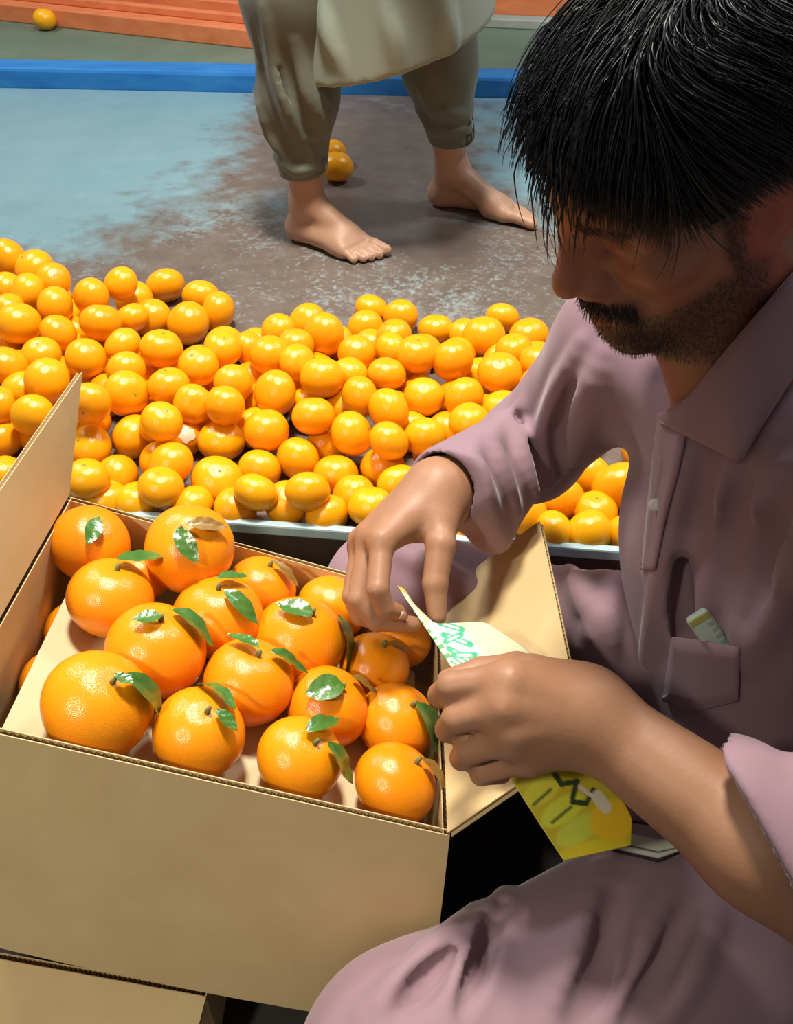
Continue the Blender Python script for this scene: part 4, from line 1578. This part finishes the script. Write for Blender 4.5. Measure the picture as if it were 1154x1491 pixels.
# pocket patch below the opening
pa_ = lay([(978, 928), (1020, 933), (1076, 944)], 12, base_shirt, 0.011, 0.9)
pb_ = lay([(965, 1020), (1010, 1035), (1074, 1020)], 12, base_shirt, 0.005, 0.9)
sheet('pocket', [[a_ * (1 - t) + c_ * t for a_, c_ in zip(pa_, pb_)] for t in np.linspace(0, 1, 6)], M['shirt'], man, 0.0025, 'patch pocket')

# ---- embroidered hem on the near leg
tA = lay([(896, 1196), (928, 1198), (968, 1206), (1008, 1224)], 30, cloth_all, 0.006, 0.9)
tB = lay([(892, 1240), (916, 1246), (958, 1256), (1008, 1234)], 30, cloth_all, 0.006, 0.9)


def colour_mat(name, rough=0.5):
    m, nt, b_ = mat(name, (1, 1, 1), rough, 0.4)
    a_ = N(nt, 'ShaderNodeAttribute', attribute_name='print')
    nt.links.new(a_.outputs['Color'], b_.inputs['Base Color'])
    return m


def paint(me_, cols):
    a_ = me_.color_attributes.new('print', 'FLOAT_COLOR', 'POINT')
    c4 = np.concatenate([cols, np.ones((len(cols), 1))], 1).astype(np.float32)
    a_.data.foreach_set('color', c4.ravel())


M['embroidery'] = colour_mat('embroidery', 0.8)
NR = 22
rows = [[a_ * (1 - t) + c_ * t for a_, c_ in zip(tA, tB)] for t in np.linspace(0, 1, NR)]
vs = [p for r_ in rows for p in r_]
fs = [(i * 30 + j, i * 30 + j + 1, (i + 1) * 30 + j + 1, (i + 1) * 30 + j) for i in range(NR - 1) for j in range(29)]
hm = mkmesh('embroidered_hem', vs, fs)
tv = np.repeat(np.linspace(0, 1, NR), 30)
uv_ = np.tile(np.linspace(0, 1, 30), NR)
c = np.where((tv < 0.08)[:, None], (0.02, 0.015, 0.02), np.where((tv < 0.40)[:, None], (0.33, 0.24, 0.27), np.where((tv < 0.74)[:, None], (0.55, 0.60, 0.50), np.where((tv < 0.80)[:, None], (0.02, 0.04, 0.02), np.where((tv < 0.94)[:, None], (0.62, 0.60, 0.54), (0.02, 0.015, 0.02))))))
paint(hm, c)
o = link('embroidered_hem', hm, M['embroidery'], man)
tag(o, 'white and green embroidered hem')
sm = o.modifiers.new('solid', 'SOLIDIFY'); sm.thickness = 0.002

# ---- device in the breast pocket
dA = trace(base_shirt, 1012, 893) or 0.75
dB = trace(base_shirt, 1066, 972) or 0.74
pA, pB = P(1012, 893, dA - 0.007), P(1064, 968, dB + 0.012)
ax = unit(pB - pA)
vw = unit(CAM - pA)
sd = unit(np.cross(ax, vw)); nn = np.cross(sd, ax)
ln = np.linalg.norm(pB - pA)
phone = empty('pocket_phone', pA, 'pale mint handheld phone sticking out of the shirt pocket', 'phone')


def obox(c0, c1, hw, ht, name, m, par, bev=0.002, off=np.zeros(3)):
    q = []
    for z_ in (-ht, ht):
        for (e_, w_) in ((c0, -hw), (c1, -hw), (c1, hw), (c0, hw)):
            q.append(pA + ax * e_ + sd * w_ + nn * z_ + off)
    o_ = link(name, MB().hexa(q).mesh(name), m, par)
    return bevel(o_, bev, 3)


M['mint'] = simple('mint_plastic', (0.42, 0.55, 0.48), (0.48, 0.60, 0.53), 20, 0.3)
M['key'] = simple('phone_key', (0.30, 0.36, 0.30), (0.36, 0.42, 0.36), 20, 0.4)
M['olive'] = simple('olive_plastic', (0.34, 0.32, 0.08), (0.42, 0.40, 0.10), 20, 0.4)
obox(0, ln, 0.0100, 0.006, 'casing', M['mint'], phone, 0.004)
obox(0.001, 0.007, 0.0085, 0.0012, 'end_cap', M['olive'], phone, 0.001, nn * 0.0058)
for i in range(5):
    obox(0.010 + i * 0.0062, 0.0135 + i * 0.0062, 0.0022, 0.0008, 'key', M['key'], phone, 0.0004, nn * 0.006 - sd * 0.0055)

# ---- label strip held between the two hands
Lp = [(578, 853, .822), (592, 874, .812), (612, 904, .795), (636, 940, .765), (662, 980, .738), (705, 1060, .728), (748, 1142, .722), (785, 1200, .712), (820, 1253, .700)]
Rp = [(588, 858, .822), (602, 880, .815), (632, 909, .808), (706, 906, .800), (770, 948, .772), (850, 1060, .752), (893, 1140, .740), (920, 1192, .722), (918, 1231, .706)]
NL, NW = 260, 72
La, Ra = [], []
tl = np.linspace(0, 1, len(Lp))
tt_ = np.linspace(0, 1, NL)
Lp, Rp = np.array(Lp), np.array(Rp)


def spl(A):
    out = np.stack([np.interp(tt_, tl, A[:, k]) for k in range(3)], 1)
    for _ in range(20):
        q = out.copy(); q[1:-1] = (out[:-2] + 2 * out[1:-1] + out[2:]) / 4; out = q
    return out


La, Ra = spl(Lp), spl(Rp)
vs = []
for i in range(NL):
    a_, c_ = P(*La[i]), P(*Ra[i])
    nrm_v = unit(CAM - a_)
    for j in range(NW):
        v = j / (NW - 1)
        vs.append(a_ * (1 - v) + c_ * v + nrm_v * 0.006 * math.sin(math.pi * v) * math.sin(math.pi * min(1, i / NL * 1.1)))
fs = [(i * NW + j, i * NW + j + 1, (i + 1) * NW + j + 1, (i + 1) * NW + j) for i in range(NL - 1) for j in range(NW - 1)]
lme = mkmesh('label_strip', vs, fs)
px_ = np.array([[La[i, 0] * (1 - j / (NW - 1)) + Ra[i, 0] * j / (NW - 1), La[i, 1] * (1 - j / (NW - 1)) + Ra[i, 1] * j / (NW - 1)] for i in range(NL) for j in range(NW)])
ui = np.repeat(np.arange(NL) / (NL - 1), NW); vj = np.tile(np.arange(NW) / (NW - 1), NL)


def seg(p, a_, b_):
    a_, b_ = np.array(a_, float), np.array(b_, float)
    h_ = np.clip(((p - a_) @ (b_ - a_)) / ((b_ - a_) @ (b_ - a_)), 0, 1)
    return np.linalg.norm(p - a_ - h_[:, None] * (b_ - a_), axis=1)


cr = np.tile(np.array([0.66, 0.62, 0.40]), (len(px_), 1))
green = np.array([0.06, 0.36, 0.20]); mint = np.array([0.50, 0.74, 0.62])


def stroke(dist, w, col):
    k_ = np.clip((w - dist) / 1.2 + 0.5, 0, 1)[:, None]
    cr[:] = cr * (1 - k_) + np.asarray(col) * k_


# printed sprig
stroke(np.minimum(seg(px_, (640, 905), (690, 965)), 99), 16, mint)
for (a_, b_) in (((640, 908), (672, 918)), ((645, 925), (684, 940)), ((652, 945), (692, 968)), ((660, 955), (690, 955)), ((648, 935), (670, 925)), ((655, 960), (680, 975))):
    stroke(seg(px_, a_, b_), 4.2, green)
    m_ = ((np.array(a_) + np.array(b_)) / 2)
    stroke(seg(px_, np.array(a_) * .6 + m_ * .4, np.array(b_) * .6 + m_ * .4), 1.6, (0.80, 0.86, 0.70))
edge = vj < 0.09
dash = (np.sin(ui * 150) > 0.2) & edge & (ui < 0.45)
cr[dash] = (0.10, 0.32, 0.14)
cr[edge & ~dash & (ui < 0.45)] = (0.70, 0.66, 0.48)
cr[(ui < 0.05)] = (0.75, 0.42, 0.06)
# printed fruit on the lower end
low = np.clip((ui - 0.62) / 0.05, 0, 1)[:, None]
cr[:] = cr * (1 - low) + np.array([0.50, 0.41, 0.025]) * low
for (cx_, cy_, rx, ry_, an, col) in ((787, 1152, 34, 19, -0.6, (0.60, 0.56, 0.05)), (818, 1180, 40, 20, -0.6, (0.58, 0.60, 0.05)), (842, 1208, 42, 20, -0.55, (0.52, 0.56, 0.06)), (890, 1195, 36, 34, 0.3, (0.72, 0.46, 0.02)), (862, 1240, 60, 18, -0.2, (0.62, 0.50, 0.02))):
    q_ = px_ - np.array([cx_, cy_]); ca, sa = math.cos(an), math.sin(an)
    w_ = np.hypot((q_[:, 0] * ca + q_[:, 1] * sa) / rx, (-q_[:, 0] * sa + q_[:, 1] * ca) / ry_)
    k_ = (np.clip((1 - w_) * 5, 0, 1) * (ui > 0.6))[:, None]
    cr[:] = cr * (1 - k_) + np.array(col) * k_
lowm = (ui > 0.6)
for (a_, b_, w_, col) in (((776, 1172), (800, 1150), 2.4, (0.10, 0.13, 0.02)), ((803, 1198), (830, 1175), 2.4, (0.10, 0.13, 0.02)), ((806, 1128), (816, 1142), 4.0, (0.03, 0.05, 0.02)), ((816, 1142), (838, 1138), 4.0, (0.03, 0.05, 0.02)), ((838, 1138), (832, 1162), 4.0, (0.03, 0.05, 0.02)), ((832, 1168), (852, 1170), 4.0, (0.03, 0.05, 0.02)), ((852, 1170), (862, 1150), 3.4, (0.03, 0.05, 0.02)), ((842, 1146), (858, 1158), 3.0, (0.62, 0.55, 0.48)), ((868, 1160), (880, 1176), 9.0, (0.62, 0.58, 0.46))):
    dd_ = seg(px_, a_, b_); dd_[~lowm] = 99
    stroke(dd_, w_, col)
paint(lme, cr)
M['print'] = colour_mat('printed_paper', 0.42)
strip = link('label_strip', lme, M['print'], loc=tuple(P(740, 1130, 0.725)))
sm = strip.modifiers.new('solid', 'SOLIDIFY'); sm.thickness = 0.0006
tag(strip, 'printed paper strip with green sprig and yellow fruit, held in both hands', 'label')

# ================================================================== the walking person behind
M['skin2'] = m_skin('skin_walker', (0.44, 0.25, 0.165), (0.50, 0.30, 0.205), (0.45, 0.22, 0.15))
M['trouser'] = m_cloth('grey_green_cotton', (0.115, 0.125, 0.095), (0.15, 0.16, 0.125))
M['tunic'] = m_cloth('pale_green_cotton', (0.235, 0.285, 0.235), (0.28, 0.33, 0.275))


def foot(heel, toe, side, lift=0.0):
    """heel and toe on the deck, side: +1 when the big toe is on the left of the walking direction"""
    heel, toe = np.array(heel), np.array(toe)
    f_ = unit(toe - heel); Lf = np.linalg.norm(toe - heel)
    s_ = np.cross(np.array([0, 0, 1.0]), f_) * side
    z = np.array([0, 0, 1.0])
    at = lambda u, w_, h_: heel + f_ * (u * Lf) + s_ * w_ + z * h_
    ank = at(0.22, 0.0, 0.085)
    pr = [rc(at(0.13, 0, 0.030), ank, 0.030, 0.030), rc(ank, at(0.62, 0.010, 0.034), 0.030, 0.024), rc(at(0.13, -0.004, 0.026), at(0.62, -0.018, 0.022), 0.026, 0.021),
          rc(at(0.62, 0.014, 0.026), at(0.74, 0.022, 0.020), 0.024, 0.019), rc(at(0.60, -0.02, 0.020), at(0.70, -0.03, 0.016), 0.019, 0.015), rc(at(0.60, 0.0, 0.026), at(0.72, -0.004, 0.018), 0.022, 0.017)]
    ops = [('u', smulti(pr, 0.018), 0.01)]
    toes = [(0.74, 0.024, 1.00, 0.026, 0.0125), (0.76, 0.004, 0.985, 0.006, 0.0092), (0.745, -0.010, 0.945, -0.010, 0.0085), (0.725, -0.022, 0.90, -0.024, 0.0080), (0.695, -0.033, 0.84, -0.038, 0.0074)]
    for u0_, w0_, u1_, w1_, r_ in toes:
        ops.append(('u', smulti([rc(at(u0_, w0_, r_ + 0.006), at((u0_ + u1_) / 2, (w0_ + w1_) / 2, r_ + 0.007), r_ * 1.1, r_), rc(at((u0_ + u1_) / 2, (w0_ + w1_) / 2, r_ + 0.007), at(u1_, w1_, r_ + 0.0005), r_, r_ * 0.92)], 0.002), 0.0045))
    return ops, ank


hA, tA_ = G(423, 343), G(552, 380)
hB, tB_ = G(622, 294), G(780, 328)
fA, ankA = foot(hA, tA_, 1)
fB, ankB = foot(hB, tB_, -1)
HC = np.array([0.03, 1.95, 0.90])
knA, knB = np.array([-0.185, 1.87, 0.46]), np.array([0.065, 2.03, 0.47])
hipA, hipB = HC + np.array([-0.09, -0.03, -0.03]), HC + np.array([0.06, 0.05, -0.03])
wb = fA + fB
wb += [('u', rc(ankA, ankA * 0.55 + knA * 0.45, 0.031, 0.048), 0.02), ('u', rc(ankA * 0.55 + knA * 0.45, knA, 0.048, 0.052), 0.02), ('u', rc(knA, hipA, 0.055, 0.08), 0.03),
       ('u', rc(ankB, ankB * 0.55 + knB * 0.45, 0.031, 0.048), 0.02), ('u', rc(ankB * 0.55 + knB * 0.45, knB, 0.048, 0.052), 0.02), ('u', rc(knB, hipB, 0.055, 0.08), 0.03)]
wd = unit((0.82, -0.57, 0)); wl = np.array([0.57, 0.82, 0.0])
WR_ = np.stack([wd, wl, np.array([0, 0, 1.0])], 1)
wb += [('u', ell(HC, (0.11, 0.16, 0.13), WR_), 0.04), ('u', ell(HC + np.array([0, 0, 0.30]), (0.11, 0.165, 0.25), WR_), 0.05), ('u', rc(HC + wl * 0.16 + np.array([0, 0, .47]), HC - wl * 0.16 + np.array([0, 0, .47]), 0.055, 0.055), 0.05),
       ('u', rc(HC + np.array([0, 0, .48]), HC + wd * 0.03 + np.array([0, 0, .62]), 0.055, 0.052), 0.03), ('u', ell(HC + wd * 0.035 + np.array([0, 0, .71]), (0.095, 0.075, 0.115), WR_), 0.03), ('u', ell(HC + wd * 0.135 + np.array([0, 0, .69]), (0.02, 0.014, 0.02), WR_), 0.015)]
for s_ in (1, -1):
    sh = HC + wl * 0.19 * s_ + np.array([0, 0, 0.47]); el_ = sh + wd * (-0.06 * s_) + wl * 0.05 * s_ + np.array([0, 0, -0.28]); wr_ = el_ + wd * 0.12 + np.array([0, 0, -0.20])
    wb += [('u', rc(sh, el_, 0.048, 0.038), 0.03), ('u', rc(el_, wr_, 0.038, 0.026), 0.02), ('u', rc(wr_, wr_ + wd * 0.03 + np.array([0, 0, -0.07]), 0.028, 0.024), 0.02)]
    for k_ in range(4):
        b0 = wr_ + wd * (0.03 + 0.016 * (k_ - 1.5)) + np.array([0, 0, -0.085])
        wb.append(('u', rc(b0, b0 + wd * 0.015 + np.array([0, 0, -0.07]), 0.009, 0.007), 0.006))
    b0 = wr_ + wd * 0.045 + np.array([0, 0, -0.03])
    wb.append(('u', rc(b0, b0 + wd * 0.03 + np.array([0, 0, -0.05]), 0.011, 0.008), 0.008))
wp = np.array([q[1][1] for q in wb]); wr2 = np.array([q[1][2] for q in wb])[:, None]
walker = empty('person', (HC[0], HC[1], 0), 'barefoot person in grey-green tunic and trousers walking across the deck', 'person')
wb.append(('i', (lambda p: 0.0005 - p[:, 2], np.zeros(3, np.float32), 9.0), 0))
lo_ = (wp - wr2).min(0) - 0.01; lo_[2] = -0.012
V4, F4 = sdf_mesh(wb, lo_, (wp + wr2).max(0) + 0.01, 0.0042)
wme = mkmesh('body', V4, F4)
wbody = tag(link('body', wme, M['skin2'], walker), 'bare feet and skin')
for heel, toe, side in ((hA, tA_, 1), (hB, tB_, -1)):
    f_ = unit(toe - heel); Lf = np.linalg.norm(toe - heel); s_ = np.cross(np.array([0, 0, 1.0]), f_) * side
    for (u1_, w1_, r_) in ((1.00, 0.026, 0.0125), (0.985, 0.006, 0.0092), (0.945, -0.010, 0.0085), (0.90, -0.024, 0.008), (0.84, -0.038, 0.0074)):
        c_ = heel + f_ * (u1_ * Lf + 0.001) + s_ * w1_ + np.array([0, 0, r_ * 1.86])
        vs = [c_ + f_ * (r_ * 0.62 * a_) + s_ * (r_ * 0.62 * b_) + np.array([0, 0, -0.18 * r_ * (b_ * b_) - 0.30 * r_ * max(a_, 0)]) for a_ in (-0.9, 0, 0.8) for b_ in (-0.9, 0, 0.9)]
        o = link('toenail', mkmesh('toenail', vs, [(0, 1, 4, 3), (1, 2, 5, 4), (3, 4, 7, 6), (4, 5, 8, 7)]), M['nail'], wbody)
        sm = o.modifiers.new('solid', 'SOLIDIFY'); sm.thickness = 0.0012

# trousers
wt = []
for ank, kn, hip, lean in ((ankA, knA, hipA, -0.03), (ankB, knB, hipB, 0.0)):
    low_ = ank + np.array([-0.004, 0, 0.075])
    wt += [('u', rc(low_, ank * 0.45 + kn * 0.55 + np.array([-0.006, 0, 0]), 0.050, 0.072), 0.02), ('u', rc(ank * 0.45 + kn * 0.55, kn, 0.074, 0.088), 0.03), ('u', rc(kn, hip, 0.092, 0.12), 0.04)]
bt = list(wt)
folds(wt, bt, [([(352, 30), (368, 120), (395, 200), (430, 245)], 0.011, 0.014, 0.003), ([(385, 10), (400, 100), (430, 190), (462, 240)], 0.011, 0.014, 0.002), ([(430, 60), (445, 130), (470, 190), (465, 215)], 0.013, 0.016, 0.003),
               ([(455, 120), (478, 150), (470, 190), (440, 200)], 0.010, 0.012, 0.002), ([(400, 230), (430, 250), (462, 245)], 0.008, 0.010, 0.001), ([(610, 120), (630, 160), (680, 170)], 0.010, 0.014, 0.002), ([(600, 150), (630, 190), (680, 190)], 0.008, 0.012, 0.002)])
folds(wt, bt, [([(368, 40), (385, 130), (412, 200)], 0.009, 0.010, -0.004), ([(412, 70), (428, 140), (448, 190)], 0.010, 0.012, -0.004), ([(405, 100), (420, 170)], 0.006, 0.010, -0.003)], 's', 0.85)
for ank in (ankA, ankB):
    wt.append(('s', cut(ank + np.array([0, 0, 0.062]), (0.05, 0.1, -1.0), 0.12), 0.005))
    wt.append(('s', rc(ank + np.array([0, 0, 0.02]), ank + np.array([0, 0, 0.10]), 0.040, 0.042), 0.003))
tp_ = np.array([q[1][1] for q in wt if q[0] == 'u']); tr_ = np.array([q[1][2] for q in wt if q[0] == 'u'])[:, None]
V5, F5 = sdf_mesh(wt, (tp_ - tr_).min(0) - 0.01, (tp_ + tr_).max(0) + 0.01, 0.0055)
tag(link('trousers', mkmesh('trousers', V5, F5), M['trouser'], walker), 'baggy grey-green trousers')
# tunic with a swinging hem
HX = np.array([-0.008, 1.925, 0])
wk = [('u', rc(HX + np.array([0.01, 0.02, 1.36]), HX + np.array([0, 0, 0.30]), 0.13, 0.20), 0), ('u', rc(HC + wl * 0.16 + np.array([0, 0, .46]), HC - wl * 0.16 + np.array([0, 0, .46]), 0.075, 0.075), 0.06)]
for s_ in (1, -1):
    sh = HC + wl * 0.19 * s_ + np.array([0, 0, 0.47]); el_ = sh + wd * (-0.06 * s_) + wl * 0.05 * s_ + np.array([0, 0, -0.28]); wr_ = el_ + wd * 0.12 + np.array([0, 0, -0.20])
    wk += [('u', rc(sh, el_, 0.068, 0.056), 0.04), ('u', rc(el_, wr_ - (wr_ - el_) * 0.12, 0.055, 0.045), 0.03)]
bk = list(wk)
folds(wk, bk, [([(470, 0), (480, 60), (500, 100)], 0.012, 0.02, 0.004), ([(560, 0), (575, 60), (580, 110)], 0.012, 0.02, 0.005), ([(650, 0), (655, 60), (650, 95)], 0.012, 0.02, 0.004)])
hn = unit((0.27, 0.10, -1.0))
wk.append(('s', cut(HX + np.array([-0.04, -0.19, 0.345]), hn, 0.60), 0.006))
wk.append(('s', rc(HX + np.array([0, 0, 0.0]), HX + np.array([0, 0, 0.80]), 0.180, 0.150), 0.004))
tp_ = np.array([q[1][1] for q in wk if q[0] == 'u']); tr_ = np.array([q[1][2] for q in wk if q[0] == 'u'])[:, None]
V6, F6 = sdf_mesh(wk, (tp_ - tr_).min(0) - 0.01, (tp_ + tr_).max(0) + 0.01, 0.0062, 0)
tag(link('tunic', mkmesh('tunic', V6, F6), M['tunic'], walker), 'pale grey-green tunic with a curved hem')
